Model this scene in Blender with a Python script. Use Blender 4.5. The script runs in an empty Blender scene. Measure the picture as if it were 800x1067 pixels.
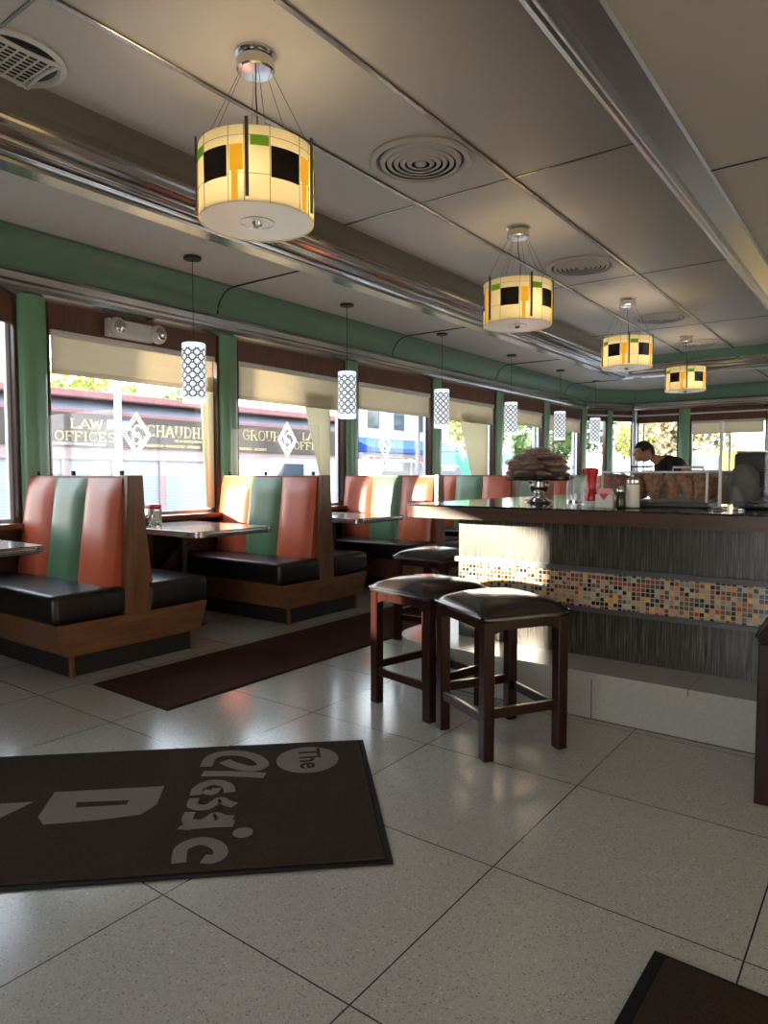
import bpy, bmesh, math, random
from mathutils import Vector, Matrix
random.seed(7)
PI = math.pi
C = bpy.context.scene.collection
sin, cos = math.sin, math.cos

# ------------------------------------------------------------------ nodes
class NT:
    def __init__(s, name):
        s.m = bpy.data.materials.new(name); s.m.use_nodes = True
        s.t = s.m.node_tree; s.b = s.t.nodes['Principled BSDF']; s.out = s.t.nodes['Material Output']
    def n(s, typ, **k):
        nd = s.t.nodes.new(typ)
        for a, v in k.items(): setattr(nd, a, v)
        return nd
    def l(s, a, b): s.t.links.new(a, b)
    def put(s, sock, v):
        if hasattr(v, 'is_output') or isinstance(v, bpy.types.NodeSocket): s.l(v, sock)
        else: sock.default_value = v
    def math(s, op, a, b=0.0, c=None):
        nd = s.n('ShaderNodeMath', operation=op); s.put(nd.inputs[0], a); s.put(nd.inputs[1], b)
        if c is not None: s.put(nd.inputs[2], c)
        return nd.outputs[0]
    def coord(s, kind='Object'): return s.n('ShaderNodeTexCoord').outputs[kind]
    def sep(s, v):
        nd = s.n('ShaderNodeSeparateXYZ'); s.l(v, nd.inputs[0]); return nd.outputs
    def comb(s, x, y, z=0.0):
        nd = s.n('ShaderNodeCombineXYZ'); s.put(nd.inputs[0], x); s.put(nd.inputs[1], y); s.put(nd.inputs[2], z); return nd.outputs[0]
    def noise(s, v, scale, detail=3, rough=.5):
        nd = s.n('ShaderNodeTexNoise'); s.l(v, nd.inputs['Vector']); nd.inputs['Scale'].default_value = scale
        nd.inputs['Detail'].default_value = detail; nd.inputs['Roughness'].default_value = rough; return nd.outputs['Fac']
    def map(s, v, sc=(1,1,1), loc=(0,0,0), rot=(0,0,0)):
        nd = s.n('ShaderNodeMapping'); s.l(v, nd.inputs[0]); nd.inputs['Scale'].default_value = sc
        nd.inputs['Location'].default_value = loc; nd.inputs['Rotation'].default_value = rot; return nd.outputs[0]
    def ramp(s, f, stops, const=False):
        nd = s.n('ShaderNodeValToRGB'); s.l(f, nd.inputs[0]); r = nd.color_ramp
        if const: r.interpolation = 'CONSTANT'
        while len(r.elements) < len(stops): r.elements.new(.5)
        for e, (p, c) in zip(r.elements, stops): e.position = p; e.color = (*c, 1)
        return nd.outputs[0]
    def mix(s, f, a, b):
        nd = s.n('ShaderNodeMix', data_type='RGBA'); s.put(nd.inputs[0], f)
        s.put(nd.inputs[6], a if not isinstance(a, tuple) else (*a[:3], 1)); s.put(nd.inputs[7], b if not isinstance(b, tuple) else (*b[:3], 1)); return nd.outputs[2]
    def bump(s, h, strength=.3, dist=.01):
        nd = s.n('ShaderNodeBump'); s.l(h, nd.inputs['Height']); nd.inputs['Strength'].default_value = strength
        nd.inputs['Distance'].default_value = dist; s.l(nd.outputs[0], s.b.inputs['Normal'])
    def set(s, **k):
        for a, v in k.items():
            nm = {'col':'Base Color','rough':'Roughness','metal':'Metallic','spec':'Specular IOR Level','em':'Emission Color',
                  'ems':'Emission Strength','coat':'Coat Weight','coatr':'Coat Roughness','trans':'Transmission Weight','ior':'IOR','alpha':'Alpha','sheen':'Sheen Weight','sub':'Subsurface Weight'}[a]
            if isinstance(v, tuple): v = (*v[:3], 1)
            s.put(s.b.inputs[nm], v)
        return s.m
M = {}
def flat(name, col, rough=.5, metal=0., vary=.12, scale=14, **k):
    t = NT(name); v = t.noise(t.coord(), scale, 4)
    c = t.mix(v, tuple(x*(1-vary) for x in col), tuple(min(1, x*(1+vary)) for x in col))
    t.set(col=c, rough=rough, metal=metal, **k); M[name] = t.m; return t
def wood(name, c1, c2, rough=.35, axis='x', sc=1., **k):
    t = NT(name); co = t.coord()
    s_ = {'x': (1.5, 16, 16), 'y': (16, 1.5, 16), 'z': (16, 16, 1.5)}[axis]
    v = t.noise(t.map(co, tuple(x*sc for x in s_)), 2.2, 6, .6)
    t.set(col=t.ramp(v, [(.3, c1), (.7, c2)]), rough=rough, **k); t.bump(v, .08, .003); M[name] = t.m
# floor : terrazzo tiles with thin dark joints
t = NT('terrazzo'); co = t.coord(); x, y, z = t.sep(co)
def joint(t, v, off, p, w):
    f = t.math('FRACT', t.math('DIVIDE', t.math('SUBTRACT', v, off), p))
    d = t.math('MULTIPLY', t.math('MINIMUM', f, t.math('SUBTRACT', 1., f)), p)
    return t.math('LESS_THAN', d, w)
g = t.math('MAXIMUM', joint(t, x, -1.024+.0, .7365, .0024), joint(t, y, 1.972, .7365, .0024))
vor = t.n('ShaderNodeTexVoronoi'); t.l(co, vor.inputs['Vector']); vor.inputs['Scale'].default_value = 240
vs = t.sep(vor.outputs['Color'])
chips = t.ramp(vs[0], [(0, (.20,.185,.165)), (.04, (.36,.345,.31)), (.4, (.41,.395,.36)), (.92, (.44,.425,.39)), (.99, (.62,.60,.57))], True)
big = t.noise(co, 1.1, 3)
chips = t.mix(t.math('MULTIPLY', big, .35), chips, (.33,.315,.28))
t.set(col=t.mix(g, chips, (.035,.032,.03)), rough=t.math('ADD', .13, t.math('MULTIPLY', t.noise(co, 3, 4), .10)), spec=.55); M['terrazzo'] = t.m
# mosaic
t = NT('mosaic'); co = t.coord(); x, y, z = t.sep(co); S = .0247
cx_ = t.math('FLOOR', t.math('DIVIDE', t.math('ADD', x, y), S)); cz_ = t.math('FLOOR', t.math('DIVIDE', z, S))
wn = t.n('ShaderNodeTexWhiteNoise', noise_dimensions='2D'); t.l(t.comb(cx_, cz_), wn.inputs['Vector'])
cc = t.ramp(wn.outputs['Value'], [(0,(.02,.015,.012)),(.20,(.30,.055,.02)),(.32,(.55,.22,.07)),(.44,(.36,.28,.19)),(.56,(.13,.07,.04)),(.70,(.22,.22,.18)),(.80,(.42,.35,.25)),(.88,(.06,.07,.06)),(.95,(.65,.35,.05))], True)
gg = t.math('MAXIMUM', joint(t, t.math('ADD', x, y), 0., S, .0022), joint(t, z, 0., S, .0022))
t.set(col=t.mix(gg, cc, (.33,.30,.25)), rough=t.math('ADD', .12, t.math('MULTIPLY', gg, .6))); M['mosaic'] = t.m
# streaked counter laminate
t = NT('streaked_laminate'); co = t.coord()
v = t.noise(t.map(co, (95, 95, 2.2)), 1.6, 5, .65)
t.set(col=t.ramp(v, [(.32, (.010,.008,.007)), (.5, (.036,.031,.026)), (.74, (.17,.155,.13))]), rough=.24, spec=.5); M['streaked_laminate'] = t.m
# carpets
for nm, c1, c2 in (('mat_pile', (.020,.012,.008), (.055,.036,.026)), ('mat_letter', (.13,.11,.09), (.24,.205,.175)), ('runner_pile', (.030,.012,.009), (.070,.032,.025))):
    t = NT(nm); co = t.coord(); v = t.noise(co, 260, 2, .7); w = t.noise(co, 24, 3)
    t.set(col=t.ramp(v, [(.3, c1), (.72, c2)]), rough=.95, spec=.1); t.bump(t.math('ADD', v, w), .5, .006); M[nm] = t.m
flat('rubber', (.008,.008,.008), .8, spec=.2)
wood('booth_wood', (.10,.040,.016), (.21,.090,.038), .32, 'z', .8)
wood('booth_wood_y', (.10,.040,.016), (.21,.090,.038), .32, 'y', .8)
wood('dark_panel', (.035,.014,.008), (.07,.028,.015), .35, 'z')
wood('header_wood', (.085,.030,.014), (.15,.058,.028), .35, 'z', .9)
wood('stool_wood', (.010,.003,.002), (.028,.008,.005), .28, 'z', .8, spec=.18)
wood('sill_wood', (.13,.035,.015), (.22,.07,.03), .25, 'y')
flat('orange_vinyl', (.42,.085,.035), .33, vary=.06, spec=.5)
flat('green_vinyl', (.075,.15,.075), .33, vary=.06, spec=.5)
t = flat('black_vinyl', (.010,.008,.009), .36, vary=.1, spec=.45); t.bump(t.noise(t.coord(), 5, 2), .15, .01)
t = flat('stool_vinyl', (.020,.015,.014), .2, vary=.1, spec=.6)
flat('black', (.012,.011,.011), .45); flat('gloss_black', (.008,.008,.009), .3, spec=.3)
flat('dark_grey', (.05,.05,.052), .4); flat('white_plastic', (.62,.61,.57), .35, vary=.04); flat('clear_grey_plastic', (.55,.55,.53), .2, vary=.04)
t = flat('chrome', (.62,.60,.58), .17, 1., vary=.05, scale=3)
flat('satin_chrome', (.66,.65,.64), .33, 1., vary=.06, scale=2)
t = NT('brushed_steel'); co = t.coord(); v = t.noise(t.map(co, (30, 1.2, 30)), 2, 3)
t.set(col=t.mix(v, (.36,.34,.32), (.55,.53,.50)), metal=1., rough=t.math('ADD', .20, t.math('MULTIPLY', v, .14))); M['brushed_steel'] = t.m
flat('batten', (.30,.26,.23), .25, 1., vary=.1); flat('dark_seam', (.03,.028,.026), .5)
t = flat('ceiling_panel', (.52,.475,.425), .42, vary=.04, scale=1.1, spec=.5)
flat('cove_green', (.15,.26,.18), .38, vary=.08, scale=2, spec=.5)
t = flat('pilaster_green', (.15,.33,.19), .28, vary=.12, scale=3, spec=.6)
flat('cove_brown', (.19,.165,.13), .5, vary=.05)
flat('wall_cream', (.45,.40,.33), .6, vary=.05)
flat('aluminium', (.50,.53,.58), .3, .75, vary=.06); flat('white_frame', (.68,.70,.72), .35, vary=.04)
flat('footing_tile', (.34,.325,.29), .22, vary=.16, scale=60, spec=.6)
t = NT('counter_top'); v = t.noise(t.coord(), 90, 2)
t.set(col=t.ramp(v, [(.4, (.012,.009,.008)), (.75, (.045,.035,.03))]), rough=.09, spec=.7); M['counter_top'] = t.m
wood('counter_edge', (.035,.014,.008), (.075,.032,.018), .3, 'x')
t = NT('table_laminate'); v = t.noise(t.coord(), 26, 5, .7)
t.set(col=t.ramp(v, [(.38, (.10,.09,.08)), (.47, (.45,.42,.38)), (.56, (.20,.18,.16)), (.66, (.52,.50,.46))]), rough=.12, spec=.6); M['table_laminate'] = t.m
t = NT('ribbed_edge'); x, y, z = t.sep(t.coord())
v = t.math('GREATER_THAN', t.math('FRACT', t.math('MULTIPLY', z, 90.)), .45)
t.set(col=t.mix(v, (.06,.055,.05), (.6,.58,.55)), metal=.8, rough=.22); M['ribbed_edge'] = t.m
# translucent fabric
def cloth(name, col, tr=.35, rough=.8, back=None):
    t = NT(name); v = t.noise(t.map(t.coord(), (3, 60, 20)), 1, 2)
    c = t.mix(v, tuple(a*.93 for a in col), tuple(min(1, a*1.05) for a in col)); t.set(col=c, rough=rough, spec=.2)
    tl = t.n('ShaderNodeBsdfTranslucent'); t.l(c, tl.inputs[0]); mx = t.n('ShaderNodeMixShader'); mx.inputs[0].default_value = tr
    t.l(t.b.outputs[0], mx.inputs[1]); t.l(tl.outputs[0], mx.inputs[2]); t.l(mx.outputs[0], t.out.inputs[0]); M[name] = t.m; return t
cloth('blind_fabric', (.66,.59,.46), .48); cloth('curtain', (.80,.75,.58), .45)
def glass(name, tint=(.96,.97,.97), refl=1., haze=0., hcol=(.8,.8,.8)):
    t = NT(name); tr = t.n('ShaderNodeBsdfTransparent'); tr.inputs[0].default_value = (*tint, 1)
    gl = t.n('ShaderNodeBsdfGlossy'); gl.inputs['Roughness'].default_value = .02
    lw = t.n('ShaderNodeLayerWeight'); lw.inputs[0].default_value = .5
    fr_ = t.math('ADD', .04, t.math('MULTIPLY', .9, t.math('POWER', lw.outputs['Facing'], 5.)))
    mx = t.n('ShaderNodeMixShader'); t.l(t.math('MULTIPLY', fr_, refl*.6), mx.inputs[0]); t.l(tr.outputs[0], mx.inputs[1]); t.l(gl.outputs[0], mx.inputs[2])
    last = mx.outputs[0]
    if haze:
        d = t.n('ShaderNodeBsdfDiffuse'); d.inputs[0].default_value = (*hcol, 1); tl = t.n('ShaderNodeBsdfTranslucent'); tl.inputs[0].default_value = (*hcol, 1)
        a = t.n('ShaderNodeAddShader'); t.l(d.outputs[0], a.inputs[0]); t.l(tl.outputs[0], a.inputs[1])
        m2 = t.n('ShaderNodeMixShader'); m2.inputs[0].default_value = haze; t.l(last, m2.inputs[1]); t.l(a.outputs[0], m2.inputs[2]); last = m2.outputs[0]
    t.l(last, t.out.inputs[0]); M[name] = t.m
glass('window_glass'); glass('acrylic', (.97,.98,.98), .8, .012); glass('case_glass', (.95,.96,.96), 1., .03)
glass('wrap', (.95,.95,.95), 1.8, .07, (.8,.8,.8)); glass('bag_plastic', (.7,.7,.7), 1.0, .6, (.13,.135,.13)); glass('etched', (1,1,1), .2, .38, (.95,.95,.95)); glass('jar_glass', (.95,.96,.95), 1.2, .15)
# lamp shade materials
def shade_mat(name, col, em, ems, patt=False):
    t = NT(name); co = t.coord()
    v = t.noise(co, 7, 3)
    c = t.mix(v, tuple(a*.9 for a in col), col)
    if patt:
        x, y, z = t.sep(co); ang = t.math('DIVIDE', t.math('ARCTAN2', y, x), 2*PI)
        U = t.math('MULTIPLY', ang, 8.); V = t.math('DIVIDE', z, .0755)
        def ring(u, w, r, th):
            fu = t.math('SUBTRACT', t.math('FRACT', u), .5); fv = t.math('SUBTRACT', t.math('FRACT', w), .5)
            d = t.math('SQRT', t.math('ADD', t.math('MULTIPLY', fu, fu), t.math('MULTIPLY', fv, fv)))
            return t.math('LESS_THAN', t.math('ABSOLUTE', t.math('SUBTRACT', d, r)), th)
        k = t.math('MAXIMUM', ring(U, V, .37, .06), ring(t.math('ADD', U, .5), t.math('ADD', V, .5), .37, .06))
        inr = t.math('LESS_THAN', t.math('ABSOLUTE', t.math('SUBTRACT', z, .25)), .205)
        k = t.math('MULTIPLY', k, inr)
        c = t.mix(k, c, (.012,.014,.02)); emc = t.mix(k, em, (0,0,0))
    else: emc = t.mix(v, tuple(a*.8 for a in em), em)
    t.set(col=c, rough=.3, em=emc, ems=ems); M[name] = t.m; return t
shade_mat('pendant_shade', (.80,.82,.84), (.85,.92,1.), .34, True)
t = shade_mat('drum_shade', (.74,.69,.54), (1.,.78,.45), .03)
tl = t.n('ShaderNodeBsdfTranslucent'); tl.inputs[0].default_value = (.86,.80,.62,1); mx = t.n('ShaderNodeMixShader'); mx.inputs[0].default_value = .55
t.l(t.b.outputs[0], mx.inputs[1]); t.l(tl.outputs[0], mx.inputs[2]); t.l(mx.outputs[0], t.out.inputs[0])
shade_mat('drum_diffuser', (.62,.58,.47), (1.,.86,.62), .09)
shade_mat('bulb', (1,.95,.8), (1.,.72,.34), 5.)
flat('shade_dark', (.022,.012,.010), .2); flat('shade_green', (.16,.30,.015), .25, em=(.2,.45,.02), ems=.12); flat('shade_amber', (.55,.27,.015), .25, em=(1.,.45,.02), ems=.28); flat('shade_bar', (.09,.085,.075), .3)
# exterior
flat('asphalt', (.10,.10,.105), .9); flat('pavement', (.26,.25,.235), .9)
flat('sign_brown', (.055,.040,.034), .6, vary=.05); flat('sign_gold', (.50,.37,.17), .5, vary=.03); flat('sign_white', (.5,.5,.49), .5, vary=.03)
flat('mansard', (.14,.15,.19), .8); flat('brick_pink', (.26,.12,.115), .8, vary=.2, scale=5); flat('band_pink', (.33,.235,.225), .8)
t = NT('shutter'); x, y, z = t.sep(t.coord()); v = t.math('FRACT', t.math('MULTIPLY', z, 11.))
t.set(col=t.ramp(v, [(0, (.17,.19,.23)), (.25, (.29,.32,.37)), (1, (.33,.36,.41))]), rough=.5); M['shutter'] = t.m
t = NT('pale_siding'); x, y, z = t.sep(t.coord()); v = t.math('FRACT', t.math('MULTIPLY', z, 3.5))
t.set(col=t.ramp(v, [(0, (.24,.20,.19)), (.1, (.46,.39,.37)), (1, (.50,.43,.41))]), rough=.8); M['pale_siding'] = t.m
flat('awning_blue', (.02,.09,.40), .6); flat('awning_red', (.70,.06,.05), .6); flat('paint_green', (.02,.25,.12), .4)
flat('car_white', (.52,.53,.55), .2, coat=.5); flat('car_silver', (.45,.48,.52), .25, .4); flat('car_red', (.55,.05,.06), .2); flat('car_pink', (.70,.28,.36), .3); flat('car_yellow', (.55,.36,.02), .3); flat('car_blue', (.08,.16,.38), .25)
flat('car_glass', (.05,.07,.09), .08, spec=.8); flat('red_light', (.6,.02,.02), .2)
def leafm(n, a, b):
    t = NT(n); v = t.noise(t.coord(), 2.2, 3); c = t.ramp(v, [(.35, a), (.65, b)]); t.set(col=c, rough=.6)
    tl = t.n('ShaderNodeBsdfTranslucent'); t.l(c, tl.inputs[0]); mx = t.n('ShaderNodeMixShader'); mx.inputs[0].default_value = .45
    t.l(t.b.outputs[0], mx.inputs[1]); t.l(tl.outputs[0], mx.inputs[2]); t.l(mx.outputs[0], t.out.inputs[0]); M[n] = t.m
leafm('leaf_green', (.06,.14,.03), (.20,.29,.07)); leafm('leaf_yellow', (.16,.22,.04), (.42,.40,.11)); leafm('leaf_autumn', (.20,.23,.12), (.50,.39,.27)); flat('bark', (.16,.12,.09), .9)
# food, goods
t = NT('pastry'); v = t.noise(t.coord(), 28, 5, .65); t.set(col=t.ramp(v, [(.35, (.07,.025,.010)), (.55, (.20,.08,.03)), (.78, (.45,.25,.12))]), rough=.5); t.bump(v, .5, .01); M['pastry'] = t.m
t = NT('croissant'); v = t.noise(t.coord(), 34, 6, .7); t.set(col=t.ramp(v, [(.35, (.12,.035,.010)), (.5, (.36,.13,.035)), (.68, (.62,.30,.10))]), rough=.4); t.bump(v, .9, .012); M['croissant'] = t.m; flat('red_plastic', (.50,.012,.02), .25); flat('sugar', (.72,.70,.60), .6); flat('olive_glass', (.05,.055,.025), .12); flat('ketchup', (.45,.02,.01), .2); flat('pink_card', (.70,.30,.30), .6); flat('paper', (.75,.74,.70), .7)
flat('skin', (.50,.27,.17), .5, sub=.08, vary=.05); flat('hair', (.012,.009,.008), .6); flat('shirt_black', (.010,.010,.012), .85); flat('trousers', (.02,.02,.03), .9); flat('eye_white', (.7,.7,.7), .3)

# ------------------------------------------------------------------ mesh builder
class MB:
    def __init__(s): s.b = bmesh.new(); s.mi = 0
    def _new(s, faces):
        for f in faces: f.material_index = s.mi
    def box(s, x0, x1, y0, y1, z0, z1, bev=0., seg=2):
        tmp = bmesh.new(); bmesh.ops.create_cube(tmp, size=1)
        for v in tmp.verts: v.co = Vector(((x0+x1)/2+v.co.x*(x1-x0), (y0+y1)/2+v.co.y*(y1-y0), (z0+z1)/2+v.co.z*(z1-z0)))
        if bev: bmesh.ops.bevel(tmp, geom=tmp.edges[:], offset=bev, segments=seg, affect='EDGES', profile=.6)
        s.add(tmp); return s
    def add(s, tmp, mtx=None):
        if mtx is not None: bmesh.ops.transform(tmp, matrix=mtx, verts=tmp.verts)
        me = bpy.data.meshes.new('t'); tmp.to_mesh(me); tmp.free(); n = len(s.b.faces); s.b.from_mesh(me); bpy.data.meshes.remove(me)
        s.b.faces.ensure_lookup_table(); s._new(s.b.faces[n:])
    def prism(s, pts, a0, a1, axis='x', bev=0.):
        """polygon pts extruded along axis. axis x: pts=(y,z); y: (x,z); z: (x,y)"""
        tmp = bmesh.new()
        def P(p, a): return {'x': (a, p[0], p[1]), 'y': (p[0], a, p[1]), 'z': (p[0], p[1], a)}[axis]
        lo = [tmp.verts.new(P(p, a0)) for p in pts]; hi = [tmp.verts.new(P(p, a1)) for p in pts]
        n = len(pts); tmp.faces.new(lo); tmp.faces.new(hi[::-1])
        for i in range(n): tmp.faces.new((lo[i], hi[i], hi[(i+1) % n], lo[(i+1) % n]))
        bmesh.ops.recalc_face_normals(tmp, faces=tmp.faces)
        if bev: bmesh.ops.bevel(tmp, geom=tmp.edges[:], offset=bev, segments=2, affect='EDGES')
        s.add(tmp); return s
    def lathe(s, prof, seg=24, c=(0, 0, 0), closed_ends=True, ang=2*PI, a0=0):
        rings = []; full = abs(ang-2*PI) < 1e-6; k = seg if full else seg+1
        for r, z in prof: rings.append([s.b.verts.new((c[0]+r*cos(a0+ang*i/seg), c[1]+r*sin(a0+ang*i/seg), c[2]+z)) for i in range(k)])
        fs = []
        for A, B in zip(rings, rings[1:]):
            for i in range(seg): j = (i+1) % k; fs.append(s.b.faces.new((A[i], A[j], B[j], B[i])))
        if closed_ends and full:
            if prof[0][0] > 1e-4: fs.append(s.b.faces.new(rings[0][::-1]))
            if prof[-1][0] > 1e-4: fs.append(s.b.faces.new(rings[-1]))
        s._new(fs); return s
    def cyl(s, x, y, z0, z1, r, seg=16): return s.lathe([(r, z0), (r, z1)], seg, (x, y, 0))
    def tube(s, pts, r, seg=8, cap=True):
        pts = [Vector(p) for p in pts]; rings = []; n = len(pts); up = Vector((0, 0, 1))
        for i, p in enumerate(pts):
            d = (pts[min(i+1, n-1)]-pts[max(i-1, 0)]).normalized()
            a = d.cross(up if abs(d.z) < .95 else Vector((1, 0, 0))).normalized(); b = d.cross(a).normalized()
            rr = r[i] if isinstance(r, (list, tuple)) else r
            rings.append([s.b.verts.new(p+a*cos(2*PI*k/seg)*rr+b*sin(2*PI*k/seg)*rr) for k in range(seg)])
        fs = []
        for A, B in zip(rings, rings[1:]):
            for i in range(seg): fs.append(s.b.faces.new((A[i], A[(i+1) % seg], B[(i+1) % seg], B[i])))
        if cap: fs.append(s.b.faces.new(rings[0][::-1])); fs.append(s.b.faces.new(rings[-1]))
        s._new(fs); return s
    def sweep(s, prof, p0, p1, m0=0., m1=0., closed=True):
        """prof points (u,z): u measured to the left-normal of p0->p1; mitre m = shift along direction per u"""
        p0 = Vector((*p0, 0)); p1 = Vector((*p1, 0)); d = (p1-p0).normalized(); nrm = Vector((-d.y, d.x, 0))
        A = [s.b.verts.new(p0+nrm*u+d*(m0*u)+Vector((0, 0, z))) for u, z in prof]
        B = [s.b.verts.new(p1+nrm*u+d*(m1*u)+Vector((0, 0, z))) for u, z in prof]
        n = len(prof); fs = []
        for i in range(n if closed else n-1): j = (i+1) % n; fs.append(s.b.faces.new((A[i], B[i], B[j], A[j])))
        if closed: fs.append(s.b.faces.new(A)); fs.append(s.b.faces.new(B[::-1]))
        s._new(fs); return s
    def ball(s, c, r, sc=(1, 1, 1), u=14, v=10, jit=0., rot=None):
        tmp = bmesh.new(); bmesh.ops.create_uvsphere(tmp, u_segments=u, v_segments=v, radius=r)
        for q in tmp.verts:
            f = 1+random.uniform(-jit, jit); q.co = Vector((q.co.x*sc[0]*f, q.co.y*sc[1]*f, q.co.z*sc[2]*f))
        m = Matrix.Translation(c) @ (rot if rot is not None else Matrix.Identity(4)); s.add(tmp, m); return s
    def ribbon(s, pts, w, z0, z1):
        pts = [Vector((p[0], p[1], 0)) for p in pts]
        # catmull smoothing
        P = []
        for i in range(len(pts)-1):
            a, b, c, d = pts[max(i-1, 0)], pts[i], pts[i+1], pts[min(i+2, len(pts)-1)]
            for k in range(5):
                u = k/5; P.append(.5*((2*b)+(c-a)*u+(2*a-5*b+4*c-d)*u*u+(3*b-a-3*c+d)*u**3))
        P.append(pts[-1]); L = []; R = []
        for i, p in enumerate(P):
            d = (P[min(i+1, len(P)-1)]-P[max(i-1, 0)]).normalized(); n = Vector((-d.y, d.x, 0)); L.append(p+n*w/2); R.append(p-n*w/2)
        fs = []
        for i in range(len(P)-1):
            q = [L[i], L[i+1], R[i+1], R[i]]
            top = [s.b.verts.new((v.x, v.y, z1)) for v in q]; bot = [s.b.verts.new((v.x, v.y, z0)) for v in q]
            fs.append(s.b.faces.new(top[::-1]))
            fs.append(s.b.faces.new((top[0], top[1], bot[1], bot[0]))); fs.append(s.b.faces.new((top[3], bot[3], bot[2], top[2])))
        s._new(fs); return s
    def build(s, name, mats, parent=None, smooth=35, **tags):
        if not isinstance(mats, (list, tuple)): mats = [mats]
        me = bpy.data.meshes.new(name); s.b.normal_update(); s.b.to_mesh(me); s.b.free()
        for m in mats: me.materials.append(M[m] if isinstance(m, str) else m)
        if smooth:
            for p in me.polygons: p.use_smooth = True
            me.set_sharp_from_angle(angle=math.radians(smooth))
        o = bpy.data.objects.new(name, me); C.objects.link(o)
        if parent: o.parent = parent
        for k, v in tags.items(): o[k] = v
        return o
def thing(name, label, cat, loc=(0, 0, 0), rotz=0, group=None):
    o = bpy.data.objects.new(name, None); C.objects.link(o); o.empty_display_size = .1
    o.location = loc; o.rotation_euler = (0, 0, rotz); o['label'] = label; o['category'] = cat
    if group: o['group'] = group
    return o
def tag(o, label, cat, group=None, loc=None, rotz=None):
    o['label'] = label; o['category'] = cat
    if group: o['group'] = group
    if loc is not None: o.location = loc
    if rotz is not None: o.rotation_euler = (0, 0, rotz)
    return o
def dup(root, loc, rotz=None, label=None, group=None):
    r = root.copy(); C.objects.link(r); r.location = loc
    if rotz is not None: r.rotation_euler = (0, 0, rotz)
    if label: r['label'] = label
    if group: r['group'] = group
    for ch in list(root.children):
        c = ch.copy(); C.objects.link(c); c.parent = r
        for g in list(ch.children): d = g.copy(); C.objects.link(d); d.parent = c
    return r
def struct(o): o['kind'] = 'structure'; return o
def text(name, body, size, mat, parent=None, loc=(0,0,0), rot=(0,0,0), ext=.01, offset=0., align='LEFT', sx=1.):
    cu = bpy.data.curves.new(name, 'FONT'); cu.body = body; cu.size = size; cu.extrude = ext; cu.offset = offset; cu.align_x = align; cu.resolution_u = 3
    o = bpy.data.objects.new(name, cu); C.objects.link(o); bpy.context.view_layer.update()
    me = bpy.data.meshes.new_from_object(o.evaluated_get(bpy.context.evaluated_depsgraph_get())); bpy.data.objects.remove(o)
    me.materials.clear(); me.materials.append(M[mat])
    o = bpy.data.objects.new(name, me); C.objects.link(o); o.location = loc; o.rotation_euler = rot; o.scale = (sx, 1, 1)
    if parent: o.parent = parent
    return o

# ------------------------------------------------------------------ camera
f = 720.; cam_d = bpy.data.cameras.new('camera'); cam = bpy.data.objects.new('camera', cam_d); C.objects.link(cam)
cam_d.sensor_fit = 'HORIZONTAL'; cam_d.sensor_width = 36; cam_d.lens = f/800*36; cam_d.clip_start = .02; cam_d.clip_end = 400
yaw = math.atan2(537, math.hypot(f, 39)); pitch = math.atan2(39, f)
cam.location = (0, 0, 1.28); cam.rotation_euler = (PI/2-pitch, 0, yaw)
bpy.context.scene.camera = cam

# ------------------------------------------------------------------ room constants
XW = -5.5; XR = 3.2; YB = -3.5; YF = 15.6; ZL = 3.10; ZU = 3.42
CH0 = (-5.5, 14.6); CH1 = (-4.75, 15.6)     # angled corner
# floor
m = MB(); m.prism([(XW-.12, YB-.12), (XR+.12, YB-.12), (XR+.12, YF+.12), (CH1[0], YF+.12), (XW-.12, CH0[1])], -.12, 0, 'z')
struct(m.build('floor', 'terrazzo', smooth=0))
# ceiling (lower ring, raised tray, cove)
TX0, TX1, TY0, TY1 = -4.0, -1.30, -1.6, 13.02
m = MB()
for x0, x1, y0, y1 in ((-5.235, TX0-.3, YB, YF-.3), (TX1+.24, XR, YB, YF-.3), (TX0-.31, TX1+.25, YB, TY0-.3), (TX0-.31, TX1+.25, TY1+.3, YF-.3)):
    m.box(x0, x1, y0, y1, ZL, ZL+.05)
m.box(TX0-.1, TX1+.1, TY0-.1, TY1+.1, ZU, ZU+.06)
m.box(XW-.2, XR+.2, YB-.2, YF+.3, ZU+.07, ZU+.15)
struct(m.build('ceiling', 'ceiling_panel', smooth=0))
# green cove at window wall and far wall
prof = [(-.265+.265*0, ZL)]
def cove_prof(w, h, n=8, t=.02):
    a = [(-w+w*sin(PI/2*i/n)*1.0, ZL-h*(1-cos(PI/2*i/n))) for i in range(n+1)]
    return a
def cove(name, p0, p1, m0=0, m1=0):
    inner = [(w, z) for w, z in cove_prof(.265, .25)]
    outer = [(w+.03, z+.03) for w, z in inner][::-1]
    mm = MB(); mm.sweep([(-w, z) for w, z in inner+outer], p0, p1, m0, m1); return struct(mm.build(name, 'cove_green'))
# direction p0->p1 with room on the LEFT normal: window wall runs from far (YF) to near -> left normal is +X
t225 = .33
cove('trim_1', (XW+.03, CH0[1]), (XW+.03, YB), m0=.33)
cove('trim_2', (XR, YF-.03), (CH1[0], YF-.03), m1=-.33)
cove('trim_3', (CH1[0]+.02, CH1[1]-.03), (CH0[0]+.03, CH0[1]), m0=.33, m1=-.33)
m = MB(); m.prism([(-5.24, CH0[1]-.3), (-4.6, CH0[1]-.3), (-4.4, YF-.28), (-4.9, YF-.28), (-5.24, CH0[1])], ZL+.001, ZL+.04, 'z'); struct(m.build('ceiling_corner', 'ceiling_panel', smooth=0)); 
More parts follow.
